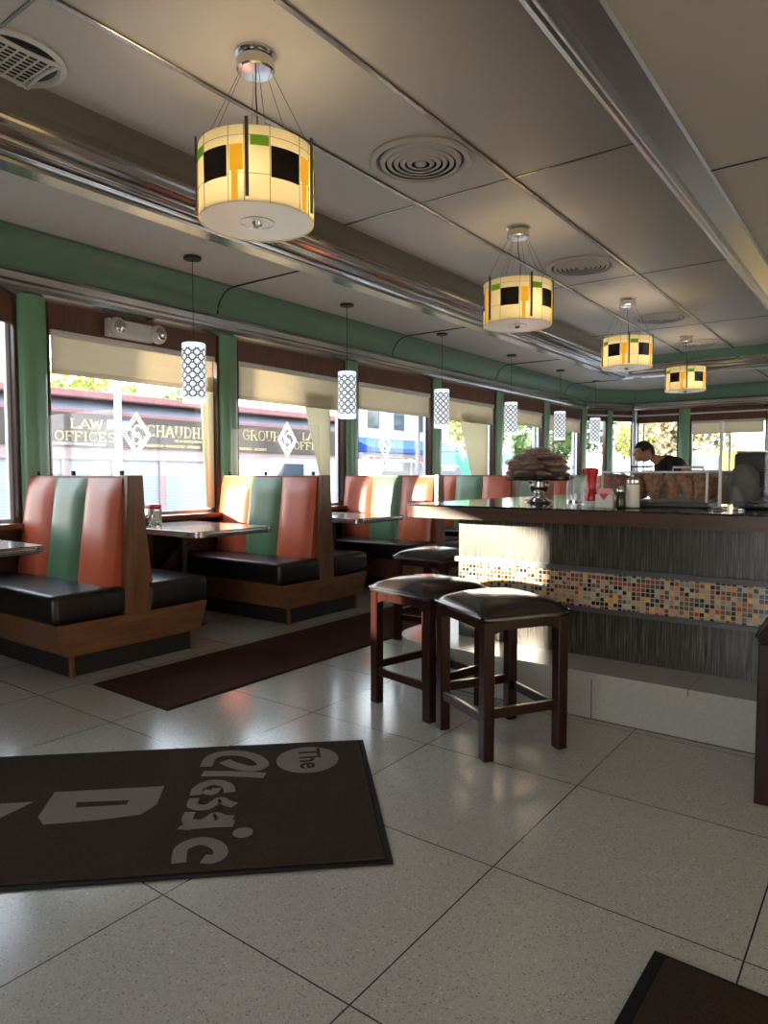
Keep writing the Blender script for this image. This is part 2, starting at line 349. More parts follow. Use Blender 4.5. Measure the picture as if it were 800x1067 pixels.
# walls
WINK = [2.74+1.965*k for k in range(7)]      # pilaster centres
m = MB(); m.box(XW-.12, XW, YB, .6, 0, 1.30); m.box(XW-.12, XW, .6, 2.2, 0, .86); m.box(XW-.12, XW, .6, 2.2, 2.62, 3.3); m.box(XW-.12, XW, YB, .6, 2.10, 3.3); m.box(XW-.12, XW, -1.9, .6, 1.30, 2.10)
m.box(XW-.12, XW, YB, -3.4, 1.3, 2.1)
m.box(XW-.12, XW, 2.2, CH0[1], 0, .86); m.box(XW-.12, XW, 2.2, CH0[1], 2.62, 3.35)
struct(m.build('wall_left', 'dark_panel', smooth=0))
m = MB()
dv = Vector((CH1[0]-CH0[0], CH1[1]-CH0[1], 0)); 
def slab(mm, a, b, th, z0, z1, off=0.):
    a = Vector((*a, 0)); b = Vector((*b, 0)); d = (b-a).normalized(); n = Vector((-d.y, d.x, 0))
    mm.prism([tuple((a+n*off).xy), tuple((b+n*off).xy), tuple((b+n*(off+th)).xy), tuple((a+n*(off+th)).xy)], z0, z1, 'z')
slab(m, CH0, CH1, .12, 0, 1.15); slab(m, CH0, CH1, .12, 2.62, 3.35)
struct(m.build('wall_corner', 'dark_panel', smooth=0))
m = MB(); m.box(CH1[0], XR, YF, YF+.12, 0, 1.33); m.box(CH1[0], XR, YF, YF+.12, 2.62, 3.35); m.box(1.5, XR, YF, YF+.12, 1.33, 2.62)
struct(m.build('wall_far', 'dark_panel', smooth=0))
m = MB(); m.box(XR, XR+.12, YB, YF, 0, .9); m.box(XR, XR+.12, YB, YF, 2.5, 3.4)
for y, y_ in ((YB, 8.4), (12.0, YF)): m.box(XR, XR+.12, y, y_, .9, 2.5)
struct(m.build('wall_right', 'wall_cream', smooth=0))
m = MB(); m.box(XW-.12, -1.6, YB-.12, YB, 0, 3.4); m.box(-1.6, XR+.12, YB-.12, YB, 2.6, 3.4); m.box(-1.6, XR+.12, YB-.12, YB, 0, .12); m.box(1.4, XR+.12, YB-.12, YB, .12, 2.6)
struct(m.build('wall_back', 'wall_cream', smooth=0))
# header wood above the windows
m = MB(); m.box(XW-.02, XW+.02, .6, CH0[1], 2.44, 2.66); slab(m, CH0, CH1, .03, 2.44, 2.66, -.02); m.box(CH1[0], 1.5, YF-.03, YF+.02, 2.40, 2.66)
struct(m.build('trim_4', 'header_wood', smooth=0))
m = MB(); m.box(CH1[0], 1.5, YF-.05, YF-.03, 2.545, 2.575); slab(m, CH0, CH1, .02, 2.545, 2.575, -.05); struct(m.build('trim_5', 'white_frame', smooth=0))
# ribbed chrome rail
rail = [(0, 2.86), (.085, 2.85), (.10, 2.825), (.075, 2.815), (.075, 2.795), (.105, 2.785), (.105, 2.755), (.07, 2.745), (.07, 2.725), (.095, 2.715), (.085, 2.685), (.03, 2.65), (0, 2.65)]
m = MB(); m.sweep(rail, CH0, (XW, YB), m0=.33); struct(m.build('trim_6', 'chrome', smooth=20))
m = MB(); m.sweep(rail, (XR, YF), CH1, m1=-.33); struct(m.build('trim_7', 'chrome', smooth=20))
m = MB(); m.sweep(rail, CH1, CH0, m0=.33, m1=-.33); struct(m.build('trim_8', 'chrome', smooth=20))
# sills
m = MB(); m.box(XW-.10, XW+.13, .6, CH0[1], .86, .905, .01); struct(m.build('trim_9', 'sill_wood'))
m = MB(); m.box(CH1[0], 1.5, YF-.12, YF+.1, 1.31, 1.345, .008); slab(m, CH0, CH1, .2, 1.13, 1.165, -.08); struct(m.build('trim_10', 'sill_wood'))
# tray frame: ribbed chrome on all four sides, profile u = outward from tray edge
def rib(a, b, h, n=6):
    A = Vector(a); B = Vector(b); d = (B-A); nn = Vector((d.y, -d.x)).normalized()
    if nn.y > 0: nn = -nn
    return [tuple(A+d*(i/n)+nn*h*sin(PI*i/n)) for i in range(n+1)]
fr = [(.0, 3.275), (.004, 3.25), (-.004, 3.235)]+rib((-.004, 3.225), (-.03, 3.175), .016)+rib((-.045, 3.165), (-.085, 3.135), .016)+rib((-.095, 3.13), (-.135, 3.112), .012)+[(-.15, 3.118), (-.20, 3.112), (-.205, 3.092), (-.325, 3.082), (-.335, 3.10), (-.335, 3.16), (-.02, 3.29)]
fr = [(-u, z) for u, z in fr]      # left normal is outward when the tray runs clockwise
def frame_side(mm, p, q): mm.sweep(fr, p, q, m0=-1., m1=1.)
cs = [(TX0, TY0), (TX0, TY1), (TX1, TY1), (TX1, TY0)]
for i, mt in zip(range(4), ('brushed_steel', 'brushed_steel', 'brushed_steel', 'brushed_steel')):
    m = MB(); frame_side(m, cs[i], cs[(i+1) % 4]); struct(m.build('trim_%d' % (11+i), 'satin_chrome' if i == 2 else 'chrome', smooth=18))
# upright curved side of the tray
sd = [(.0, 3.27), (.0, 3.33), (-.02, 3.36), (-.07, 3.405), (-.12, 3.42), (-.12, 3.44), (.03, 3.44), (.03, 3.27)]
for i, mt in enumerate(('cove_brown', 'cove_green', 'cove_brown', 'cove_brown')):
    m = MB(); m.sweep(sd, cs[i], cs[(i+1) % 4], m0=-1., m1=1.); struct(m.build('trim_%d' % (15+i), mt, smooth=30))
# ceiling battens
m = MB()
for x in (-3.12, -2.31): m.box(x-.018, x+.018, TY0, TY1, ZU-.014, ZU, .004, 1)
struct(m.build('trim_19', 'batten'))
m = MB()
for k in range(-1, 5):
    y = 1.65+3*k
    if y < TY1: m.box(TX0, TX1, y-.008, y+.008, ZU-.006, ZU)
struct(m.build('trim_20', 'batten', smooth=0))
m = MB(); m.box(-5.245, -5.235, YB, CH0[1]-.1, ZL-.004, ZL+.002)
for k in range(-2, 5):
    y = 4.58+2.95*k; pr = [(-5.47+.235*(1-cos(PI/2*i/8)), ZL-.25*(1-sin(PI/2*i/8))-.006) for i in range(9)]
    m.tube([(x, y, z) for x, z in pr]+[(TX0-.34, y, ZL-.002)], .010, 6)
    m.box(TX1+.3, XR, y-.006, y+.006, ZL-.004, ZL)
for x in (-2.0, 1.0):
    pr = [(YF-.06-.235*(1-cos(PI/2*i/8)), ZL-.25*(1-sin(PI/2*i/8))-.006) for i in range(9)]
    m.tube([(x, yy, z) for yy, z in pr]+[(x-.05, TY1+.34, ZL-.002)], .012, 6)
struct(m.build('trim_21', 'dark_seam'))
# pilasters
def pilaster(n, loc, rz, z0=.905, mat='pilaster_green', w=.115):
    pts = [(.0, -w)]+[(.02+.07*cos(a), w*sin(a)) for a in [-PI/2+PI*i/12 for i in range(13)]]+[(.0, w)]
    m = MB(); m.prism(pts, z0, 2.67, 'z'); m.mi = 1
    for s_ in (-1, 1): m.box(-.1, .035, s_*(w+.012)-.012, s_*(w+.012)+.012, z0, 2.67, .003, 1)
    o = m.build('trim_%d' % n, [mat, 'dark_panel'], smooth=50); o.location = loc; o.rotation_euler = (0, 0, rz); return struct(o)
n = 22
for y in WINK: pilaster(n, (XW, y, 0), 0); n += 1
ca = math.atan2(CH1[1]-CH0[1], CH1[0]-CH0[0])-PI/2
pilaster(n, ((CH0[0]+CH1[0])/2, (CH0[1]+CH1[1])/2, 0), ca, 1.16, w=.07); n += 1
pilaster(n, (CH1[0]+.04, YF-.02, 0), -PI/2+.3, 1.2, 'aluminium', .06); n += 1
for x in (-3.68, -2.02, -.36, 1.3): pilaster(n, (x, YF, 0), -PI/2, 1.33, w=.12); n += 1
# windows
def window(n, p0, p1, z0, z1, blind=None, mull=None, fm='aluminium'):
    """p0,p1 plan ends; room on the right of p0->p1 ; built in local coords along +X"""
    a = Vector((*p0, 0)); b = Vector((*p1, 0)); L = (b-a).length; ang = math.atan2(b.y-a.y, b.x-a.x)
    m = MB(); w = .035
    for x0, x1, y0, y1 in ((0, w, z0, z1), (L-w, L, z0, z1), (w, L-w, z0, z0+w), (w, L-w, z1-w, z1)): m.box(x0, x1, -.0, .05, y0, y1, .004, 1)
    for q in (mull or []): m.box(q-.02, q+.02, .0, .05, z0+w, z1-w, .004, 1)
    o = struct(m.build('window_%d' % n, fm)); o.location = a; o.rotation_euler = (0, 0, ang)
    m = MB(); m.box(w*.5, L-w*.5, .022, .028, z0+w*.5, z1-w*.5); m.build('pane', 'window_glass', o, 0)
    return o, L, ang, a
def blind(loc, ang, L, zt, zb, lab):
    t = thing('roller_blind', lab, 'blind', (loc[0], loc[1], 0), ang, 'roller blinds over the windows')
    m = MB(); m.box(.02, L-.02, -.034, -.004, zt-.05, zt, .008); m.build('head_rail', 'white_plastic', t)
    m = MB(); m.box(.03, L-.05, -.022, -.018, zb, zt-.04); m.build('fabric', 'blind_fabric', t, 0)
    m = MB(); m.box(.03, L-.05, -.032, -.008, zb-.035, zb+.005, .008); m.build('bottom_bar', 'blind_fabric', t)
wn_ = 1
names = ['behind the exit-light box over the nearest booth', 'behind the second booth, lit by a warm patch', 'third from the near end', 'fourth from the near end of the window wall', 'fifth from the near end of the window wall', 'last on the window wall before the far corner']
window(wn_, (XW-.05, .6), (XW-.05, WINK[0]-.13), .9, 2.62, fm='white_frame', mull=[.7, 1.80]); wn_ += 1
for k in range(6):
    y0, y1 = WINK[k]+.13, WINK[k+1]-.13
    o, L, ang, a = window(wn_, (XW-.05, y0), (XW-.05, y1), .9, 2.62, mull=[] if k == 0 else [y1-y0-.2]); wn_ += 1
    blind((XW-.01, y0), PI/2, L, 2.445, [2.13, 2.09, 2.14, 2.14, 2.2, 2.2][k], 'beige roller blind pulled part way down, '+names[k])
mid = ((CH0[0]+CH1[0])/2, (CH0[1]+CH1[1])/2)
window(wn_, CH0, mid, 1.16, 2.62); wn_ += 1
window(wn_, mid, CH1, 1.16, 2.62); wn_ += 1
xs = [CH1[0]+.08, -3.68, -2.02, -.36, 1.3]
for i in range(4):
    o, L, ang, a = window(wn_, (xs[i]+.12, YF+.03), (xs[i+1]-.12, YF+.03), 1.34, 2.62, fm='white_frame', mull=None if i == 0 else [.75]); wn_ += 1
    if i == 1: blind((xs[i]+.12, YF), 0, L, 2.40, 2.16, 'tan roller blind at the top of the far window, right of the wide green pilaster')
    if i == 2: blind((xs[i]+.12, YF), 0, L, 2.40, 2.20, 'tan roller blind at the top of the rightmost far window')
# unseen glazing beside and behind the viewer
window(wn_, (XW-.05, -3.4), (XW-.05, -1.9), 1.3, 2.1); wn_ += 1
window(wn_, (-1.6, YB-.03), (1.4, YB-.03), .12, 2.6, mull=[1.5]); wn_ += 1
for a_ in (8.4,):
    window(wn_, (XR+.06, a_), (XR+.06, min(a_+3.6, YF-.3)), .9, 2.5, mull=[1.8]); wn_ += 1
# etched diamond emblems on the glass
def emblem(y, z, w, lab, x=XW-.045, facing=0.):
    t = thing('window_emblem', lab, 'emblem', (x, y, z), 0, 'etched diamond emblems on the window glass')
    def ring(s1, s2, nm, lw):
        mm = MB()
        P = [(0, s2), (s1, 0), (0, -s2), (-s1, 0)]
        for i in range(4):
            a, b = P[i], P[(i+1) % 4]; k = 1-lw
            q = [a, b, (b[0]*k, b[1]*k), (a[0]*k, a[1]*k)]; mm.prism(q, 0, .002, 'x')
        mm.build(nm, 'etched', t, 0)
    ring(w, w*1.32, 'outer_diamond', .09); ring(w*.78, w*1.03, 'inner_diamond', .10)
    mm = MB(); s = w
    mm.tube([(0, s*(.12+.30*cos(a)), s*(.18+.34*sin(a))) for a in [.7+i*.42 for i in range(12)]], s*.045, 6)
    mm.tube([(0, s*(-.30), s*.3), (0, s*(-.22), -s*.55), (0, s*.1, -s*.6), (0, s*.3, -s*.3), (0, s*.15, s*.05), (0, -s*.2, s*.1)], s*.045, 6)
    mm.build('monogram', 'etched', t)
    return t
emblem(3.70, 1.645, .15, 'white etched diamond emblem with monogram on the window showing the law office sign')
emblem(5.62, 1.67, .15, 'white etched diamond emblem on the second window, above the yellow-lit booth')
emblem(7.47, 1.68, .15, 'faint white diamond emblem on the third window, in front of the red lettering')
emblem(9.53, 1.68, .15, 'faint white diamond emblem on the fourth window, before the green tree')
# curtains
def curtain(y0, y1, yb, lab):
    t = MB(); N = 24; a = []; b = []
    for i in range(N+1):
        u = i/N; x = XW-.03-.003*sin(u*14); a.append((x, y0+(y1-y0)*u, 2.25)); b.append((x, yb+(y1-yb)*u, .95))
    for i in range(N):
        vs_ = [t.b.verts.new(q) for q in (a[i], a[i+1], b[i+1], b[i])]; t.b.faces.new(vs_)
    bmesh.ops.remove_doubles(t.b, verts=t.b.verts, dist=1e-5)
    o = t.build('curtain', 'curtain'); so = o.modifiers.new('s', 'SOLIDIFY'); so.thickness = .003
    tag(o, lab, 'curtain', 'cream curtains drawn aside')
curtain(5.84, 6.34, 6.24, 'cream curtain drawn to the far side of the second window')
curtain(9.35, 10.32, 9.90, 'cream curtain drawn to the far side of the fourth window')
curtain(4.40, 4.57, 4.46, 'narrow white curtain gathered beside the green pilaster at the first window')
# emergency light box
t = thing('emergency_light', 'white twin-head emergency light box on the wood header above the first window', 'light', (XW+.02, 3.61, 2.53))
m = MB(); m.box(0, .07, -.25, .19, -.07, .08, .012); m.build('housing', 'white_plastic', t)
for y in (-.17, .235):
    m = MB(); m.ball((.075, y, .01), .085, (.75, 1, 1), 18, 12); h = m.build('lamp_head', 'clear_grey_plastic', t)
    m = MB(); m.lathe([(.055, 0), (.05, .012), (.03, .02), (0, .022)], 18); l_ = m.build('lens', 'chrome', h); l_.location = (.122, y, .01); l_.rotation_euler = (0, PI/2, 0)

# ------------------------------------------------------------------ booths
def cushion(mm, x0, x1, y0, y1, z0, z1, r=.05): mm.box(x0, x1, y0, y1, z0, z1, r, 4)
def make_booth(lab):
    t = thing('booth_bench', lab, 'booth', (0, 0, 0), 0, 'back-to-back booth benches along the windows')
    X0 = -1.37
    m = MB(); m.prism([(-.105, .32), (.105, .32), (.058, 1.275), (-.058, 1.275)], -.055, .0, 'x', .004); m.build('end_panel', 'booth_wood', t)
    m = MB(); m.prism([(-.51, .14), (.51, .14), (.575, .345), (-.575, .345)], -.03, .012, 'x', .003); m.build('side_board', 'booth_wood_y', t)
    for s in (-1, 1):
        m = MB(); m.prism([(s*.50, .14), (s*.565, .345), (s*.53, .345), (s*.47, .14)], X0, -.03, 'x'); m.build('front_board', 'booth_wood_y', t, 0)
        m = MB(); m.box(X0, .005, min(s*.075, s*.60), max(s*.075, s*.60), .345, .535, .055, 4); m.build('seat_cushion', 'black_vinyl', t)
        for i, (x0, x1, mt) in enumerate(((-1.335, -.91, 'orange_vinyl'), (-.91, -.485, 'green_vinyl'), (-.485, -.055, 'orange_vinyl'))):
            m = MB(); b = bmesh.new(); NX, NZ = 8, 10; g = {}
            for i_ in range(NX+1):
                for j in range(NZ+1):
                    u, v = i_/NX, j/NZ; z = .50+.755*v
                    puff = .035*(min(1, 6*u*(1-u))**.5)*(min(1, (1-v)*6+.0)**.5)
                    yy = .065+.095*(1-v)+puff
                    g[i_, j] = b.verts.new((x0+(x1-x0)*u, s*yy, z))
            for i_ in range(NX):
                for j in range(NZ): b.faces.new((g[i_, j], g[i_+1, j], g[i_+1, j+1], g[i_, j+1]))
            bd = [e for e in b.edges if e.is_boundary]
            r = bmesh.ops.extrude_edge_only(b, edges=bd)
            for v_ in [q for q in r['geom'] if isinstance(q, bmesh.types.BMVert)]: v_.co.y = s*.02
            bmesh.ops.recalc_face_normals(b, faces=b.faces); m.add(b)
            m.build('backrest_panel', mt, t, 60, label=('green' if i == 1 else 'orange')+' vinyl backrest panel')
    m = MB(); m.box(X0, -.055, -.06, .06, 1.252, 1.272, .003, 1); m.box(X0, X0+.03, -.07, .07, .4, 1.26); m.build('top_rail', 'booth_wood_y', t)
    m = MB(); m.box(X0, -.035, -.47, .47, 0, .14); m.build('plinth', 'black', t, 0)
    for s in (-1, 1): MB().box(-.04, -.02, s*.46-.015, s*.46+.015, 0, .14).build('plinth_corner', 'booth_wood', t, 0)
    return t
XB = -4.12
BY = [2.735+1.935*k for k in range(6)]
bl = ['nearest orange and green vinyl booth bench with black seats, below the exit-light box',
      'second booth bench from the near end, sun patch on its left orange panel',
      'third orange and green booth bench, striped yellow by the sun, left of the counter end',
      'fourth booth bench along the windows, its back seen just above the counter corner',
      'fifth booth bench along the windows, seen behind the cake stand',
      'farthest booth bench along the windows, behind the ketchup and jars on the counter']
booth = make_booth(bl[0]); booth.location = (XB, BY[0], 0)
for y, lb in zip(BY[1:], bl[1:]): dup(booth, (XB, y, 0), label=lb)
# clear acrylic screens on the booth backs
def screen(y, lab):
    t = thing('acrylic_screen', lab, 'screen', (XB-1.36, y, 1.273), 0, 'clear acrylic screens on booth backs')
    m = MB(); r = .05; W, H = 1.28, .46; P = [(0, .012), (W, .012)]+[(W-r+r*cos(a), H-r+r*sin(a)) for a in [PI/2*i/6 for i in range(7)]]+[(r+r*cos(a), H-r+r*sin(a)) for a in [PI/2+PI/2*i/6 for i in range(7)]]
    m.prism(P, -.003, .003, 'y'); m.build('panel', 'acrylic', t, 0)
    for x in (.06, .58, 1.2):
        m = MB(); m.box(x-.012, x+.012, -.014, .014, 0, .035, .004, 1); m.build('clip', 'black', t)
screen(BY[0], 'clear acrylic screen clipped on top of the nearest booth bench')
screen(BY[1], 'clear acrylic screen with rounded corner on top of the second booth bench')
# tables
def make_table(lab):
    t = thing('diner_table', lab, 'table', (0, 0, 0), 0, 'ribbed-edge tables between the booths')
    r = .09; W = 1.10; h = .41
    P = [(-W, -h), (-r, -h)]+[(-r+r*sin(a), -h+r-r*cos(a)) for a in [PI/2*i/6 for i in range(1, 6)]]+[(0, -h+r), (0, h-r)]+[(-r+r*cos(a), h-r+r*sin(a)) for a in [PI/2*i/6 for i in range(1, 6)]]+[(-r, h), (-W, h)]
    m = MB(); m.prism([(x*.994-.004, y*.985) for x, y in P], .80, .848, 'z'); m.build('tabletop', 'table_laminate', t, 0)
    m = MB(); n_ = len(P); 
    for i in range(1, n_-1):
        pass
    A = []
    for (x, y) in P: A.append([m.b.verts.new((x, y, z)) for z in (.803, .846)]+[m.b.verts.new((x*.99-.002, y*.975, z)) for z in (.849, .80)])
    for i in range(n_-1):
        a, b = A[i], A[i+1]; m.b.faces.new((a[0], b[0], b[1], a[1])); m.b.faces.new((a[1], b[1], b[2], a[2])); m.b.faces.new((b[0], a[0], a[3], b[3]))
    m.build('metal_edge', 'ribbed_edge', t, 40)
    m = MB(); m.lathe([(.20, 0), (.20, .012), (.06, .03), (.035, .06), (.035, .76), (.10, .775), (.14, .80)], 24, (-.70, 0, 0)); m.build('pedestal', 'black', t)
    m = MB(); m.prism([(-W, .80), (-.62, .80), (-.66, .76), (-W, .40)], -.02, .02, 'y'); m.build('wall_bracket', 'black', t, 0)
    return t
XT = -4.20
tl = ['table with ribbed metal edge between the first two booth benches, holding the ketchup bottle', 'table with ribbed metal edge between the second and third booth benches', 'table between the third and fourth booth benches, behind the counter end',
      'table between the fourth and fifth booth benches', 'table between the two farthest booth benches']
tab = make_table(tl[0]); tab.location = (XT, (BY[0]+BY[1])/2, 0)
for k in range(1, 5): dup(tab, (XT, (BY[k]+BY[k+1])/2, 0), label=tl[k])
dup(tab, (XT+.04, BY[0]-.99, 0), label='table corner at the left picture edge, in front of the nearest booth bench')
# ketchup bottle and small bottle on first table
def bottle(loc, lab, cat='bottle', body='ketchup', cap='red_plastic', s=1.):
    t = thing('ketchup_bottle', lab, cat, loc)
    m = MB(); m.lathe([(.030*s, 0), (.032*s, .01*s), (.032*s, .09*s), (.026*s, .12*s), (.02*s, .135*s)], 20); m.build('body', body, t)
    m = MB(); m.lathe([(.0325*s, .02*s), (.0325*s, .08*s)], 20, closed_ends=False); m.build('label', 'paper', t)
    m = MB(); m.lathe([(.022*s, .133*s), (.024*s, .16*s), (.012*s, .17*s), (.006*s, .195*s)], 16); m.build('cap', cap, t)
    return t
t = thing('napkin_dispenser', 'chrome napkin dispenser with a red top on the first booth table', 'napkin dispenser', (-5.18, 3.60, .849))
m = MB(); m.box(-.05, .05, -.06, .06, 0, .14, .012); m.build('body', 'chrome', t)
m = MB(); m.box(-.046, .056, -.055, .055, .13, .175, .018, 3); m.build('top', 'red_plastic', t)
m = MB(); m.box(.045, .054, -.035, .035, .03, .12, .004, 1); m.build('napkins', 'paper', t)
def shaker(loc, lab, grp, c='sugar'):
    t = thing('salt_shaker', lab, 'shaker', loc, 0, grp)
    m = MB(); m.lathe([(.018, 0), (.021, .005), (.019, .055), (.015, .07)], 14); m.build('body', c, t)
    m = MB(); m.lathe([(.017, .068), (.017, .08), (.01, .09), (0, .092)], 14); m.build('cap', 'chrome', t)
shaker((-5.05, 3.52, .849), 'small white shaker standing right of the napkin dispenser', 'shakers')
shaker((-5.08, 3.47, .849), 'small dark shaker at the booth table, beside the white one', 'shakers', 'olive_glass')

# ------------------------------------------------------------------ stools
def make_stool(lab):
    t = thing('counter_stool', lab, 'stool', (0, 0, 0), 0, 'dark wood stools with black padded seats')
    a, b, l = .238, .224, .054
    for sx in (-1, 1):
        for sy in (-1, 1):
            m = MB(); x0, x1 = sorted((sx*a, sx*(a-l))); y0, y1 = sorted((sy*b, sy*(b-l))); m.box(x0, x1, y0, y1, 0, .63, .004, 1); m.build('leg', 'stool_wood', t)
    for sy in (-1, 1):
        y0, y1 = sorted((sy*(b-.008), sy*(b-.032)))
        m = MB(); m.prism([(-a+l, .57), (-a+l+.05, .588), (a-l-.05, .588), (a-l, .57), (a-l, .64), (-a+l, .64)], y0, y1, 'y'); m.build('apron', 'stool_wood', t, 0)
        m = MB(); m.box(-a+l, a-l, y0, y1, .16, .205, .004, 1); m.build('stretcher', 'stool_wood', t)
    for sx in (-1, 1):
        x0, x1 = sorted((sx*(a-.008), sx*(a-.032)))
        m = MB(); m.prism([(-b+l, .57), (-b+l+.05, .588), (b-l-.05, .588), (b-l, .57), (b-l, .64), (-b+l, .64)], x0, x1, 'x'); m.build('apron', 'stool_wood', t, 0)
        m = MB(); m.box(x0, x1, -b+l, b-l, .19, .235, .004, 1); m.build('stretcher', 'stool_wood', t)
    m = MB(); N = 14; g = {}; A, B = .252, .239
    for i in range(N+1):
        for j in range(N+1):
            u, v = i/N*2-1, j/N*2-1
            x, y = A*u, B*v; e = (1-abs(u)**5)*(1-abs(v)**5); z = .655+.038*e**.55+.028*(1-u*u)*(1-v*v)
            k = 1-.055*(abs(u)*abs(v))**5; g[i, j] = m.b.verts.new((x*k, y*k, z))
    for i in range(N):
        for j in range(N): m.b.faces.new((g[i, j], g[i+1, j], g[i+1, j+1], g[i, j+1]))
    r = bmesh.ops.extrude_edge_only(m.b, edges=[e for e in m.b.edges if e.is_boundary])
    for q in r['geom']:
        if isinstance(q, bmesh.types.BMVert): q.co.z = .635
    bmesh.ops.recalc_face_normals(m.b, faces=m.b.faces)
    pad = m.build('seat', 'stool_vinyl', t, 55)
    q_ = .035; P = [(sx_*(A*.995-q_)+q_*cos(a0_+e_), sy_*(B*.995-q_)+q_*sin(a0_+e_)) for sx_, sy_, a0_ in ((1, 1, 0), (-1, 1, PI/2), (-1, -1, PI), (1, -1, 1.5*PI)) for e_ in (0, PI/8, PI/4, 3*PI/8, PI/2)]; P.append(P[0])
    m = MB(); m.tube([(x, y, .655) for x, y in P], .0045, 6); m.build('piping', 'stool_vinyl', pad)
    return t
st = make_stool('dark wood stool with black padded seat in front, nearest the viewer'); st.location = (-1.525, 2.985, 0); st.rotation_euler = (0, 0, math.radians(-31))
dup(st, (-2.075, 3.20, 0), math.radians(-13), 'second dark stool with sunlit padded seat, just behind and left of the front stool')
dup(st, (-2.87, 4.52, 0), math.radians(-2), 'dark stool by the counter corner, behind the two front stools')
dup(st, (-2.87, 5.55, 0), math.radians(3), 'farthest dark stool, only its seat edge showing beside the counter')
dup(st, (-.185, 3.20, 0), math.radians(2), 'dark stool cut off by the right picture edge')

# ------------------------------------------------------------------ counter
t = thing('bar_counter', 'counter front of streaked dark laminate with a mosaic tile band', 'counter', (-2.24, 3.81, 0))
CW = 5.0
def ell(mm, z0, z1, o=0.):   # L-shaped body, o = outset
    mm.prism([(-o, -o), (CW, -o), (CW, .62), (.52, .62), (.52, 3.3+o), (-o, 3.3+o)], z0, z1, 'z')
m = MB(); ell(m, .76, 1.02); m.build('upper_panel', 'streaked_laminate', t, 0)
m = MB(); ell(m, .25, .505); m.build('lower_panel', 'streaked_laminate', t, 0)
m = MB(); ell(m, .53, .73, .0); m.build('mosaic_band', 'mosaic', t, 0)
m = MB(); ell(m, .73, .76, .02); m.build('trim_ledge', 'dark_grey', t, 0)
m = MB(); ell(m, .505, .53, .025); m.build('trim_ledge', 'dark_grey', t, 0)
t = thing('counter_step', 'tiled footing step running along the bottom of the counter', 'step', (-2.6, 3.5, 0))
def foot(o, r=.30):
    return [(CW, -o), (r, -o)]+[(r-(r+o)*sin(a), r-(r+o)*cos(a)) for a in [PI/2*i/10 for i in range(1, 10)]]+[(-o, r), (-o, 3.9), (.36, 3.9), (.36, .31), (CW, .31)]
m = MB(); m.prism(foot(0), 0, .215, 'z'); m.build('riser', 'footing_tile', t, 30)
m = MB(); m.prism(foot(.012), .215, .25, 'z', 0); m.build('top_slab', 'footing_tile', t, 30)
m = MB()
for x in (.42, 1.345, 2.27, 3.2): m.box(x-.002, x+.002, -.0015, .001, 0, .215)
for x in (.9, 1.82, 2.75): m.box(x-.002, x+.002, -.0135, .31, .216, .2505)
m.box(-.1+.5, CW, -.0015, .0, .005, .0); m.build('joint', 'dark_seam', t, 0)
t = thing('countertop', 'black glossy countertop with dark wood edge', 'countertop', (-2.46, 3.48, 1.02))
def top(o, r=.10):
    return [(CW+.2, -o), (r, -o)]+[(r-(r+o)*sin(a), r-(r+o)*cos(a)) for a in [PI/2*i/8 for i in range(1, 8)]]+[(-o, r), (-o, 3.75), (.95, 3.75), (.95, 1.12), (CW+.2, 1.12)]
m = MB(); m.prism(top(0), 0, .072, 'z'); m.build('edge', 'counter_edge', t, 30)
m = MB(); m.prism(top(.004), .070, .08, 'z'); m.build('surface', 'counter_top', t, 30)
ZC = 1.101
# cake stand with wrapped pastries
t = thing('cake_stand', 'ornate silver pedestal cake stand piled with wrapped pastries on the counter', 'cake stand', (-1.82, 4.08, ZC))
m = MB(); m.lathe([(.0, 0), (.082, 0), (.085, .012), (.06, .025), (.035, .04), (.028, .055), (.05, .075), (.062, .10), (.05, .118), (.075, .135), (.02, .14)], 28); m.build('pedestal', 'chrome', t)
m = MB(); m.lathe([(0, .138), (.20, .142), (.215, .152), (.22, .165), (.212, .165), (.20, .152), (0, .149)], 36); m.build('plate', 'chrome', t)
def pastry_mesh():
    m = MB(); m.ball((0, 0, .017), .062, (1.05, .95, .30), 16, 10, .05); o = m.build('wrapped_pastry', 'pastry', None, 60)
    m = MB(); N = 14
    tmp = bmesh.new(); bmesh.ops.create_uvsphere(tmp, u_segments=18, v_segments=8, radius=.074)
    for v in tmp.verts:
        a = math.atan2(v.co.y, v.co.x); k = 1+.10*sin(7*a)+random.uniform(-.06, .06); v.co = Vector((v.co.x*k*1.05, v.co.y*k, v.co.z*.32+random.uniform(-.003, .003)+.019))
    m.add(tmp); w = m.build('plastic_wrap', 'wrap', o, 40); return o
p0 = pastry_mesh(); tag(p0, 'plastic-wrapped brown pastry in the pile on the silver cake stand', 'pastry', 'wrapped pastries piled on the cake stand')
cx0, cy0 = -1.82, 4.08; z0 = ZC+.166; first = True; RT = Vector((.8, .6, 0))
lay = [(7, .145, 0), (7, .140, .035), (7, .13, .070), (5, .10, .105), (2, .05, .138)]
for li, (nn, rr, dz) in enumerate(lay):
    for i in range(nn + (1 if li < 3 else 0)):
        if i == nn: x, y = 0, 0
        else: a = 2*PI*i/nn+li*.6; x, y = rr*cos(a), rr*sin(a)
        loc = (cx0+x+random.uniform(-.012, .012)-.01, cy0+y+random.uniform(-.012, .012), z0+dz+random.uniform(-.002, .004))
        if first: p0.location = loc; first = False; q = p0
        else: q = dup(p0, loc)
        q.rotation_euler = (random.uniform(-.22, .22), random.uniform(-.22, .22), random.uniform(0, 6))
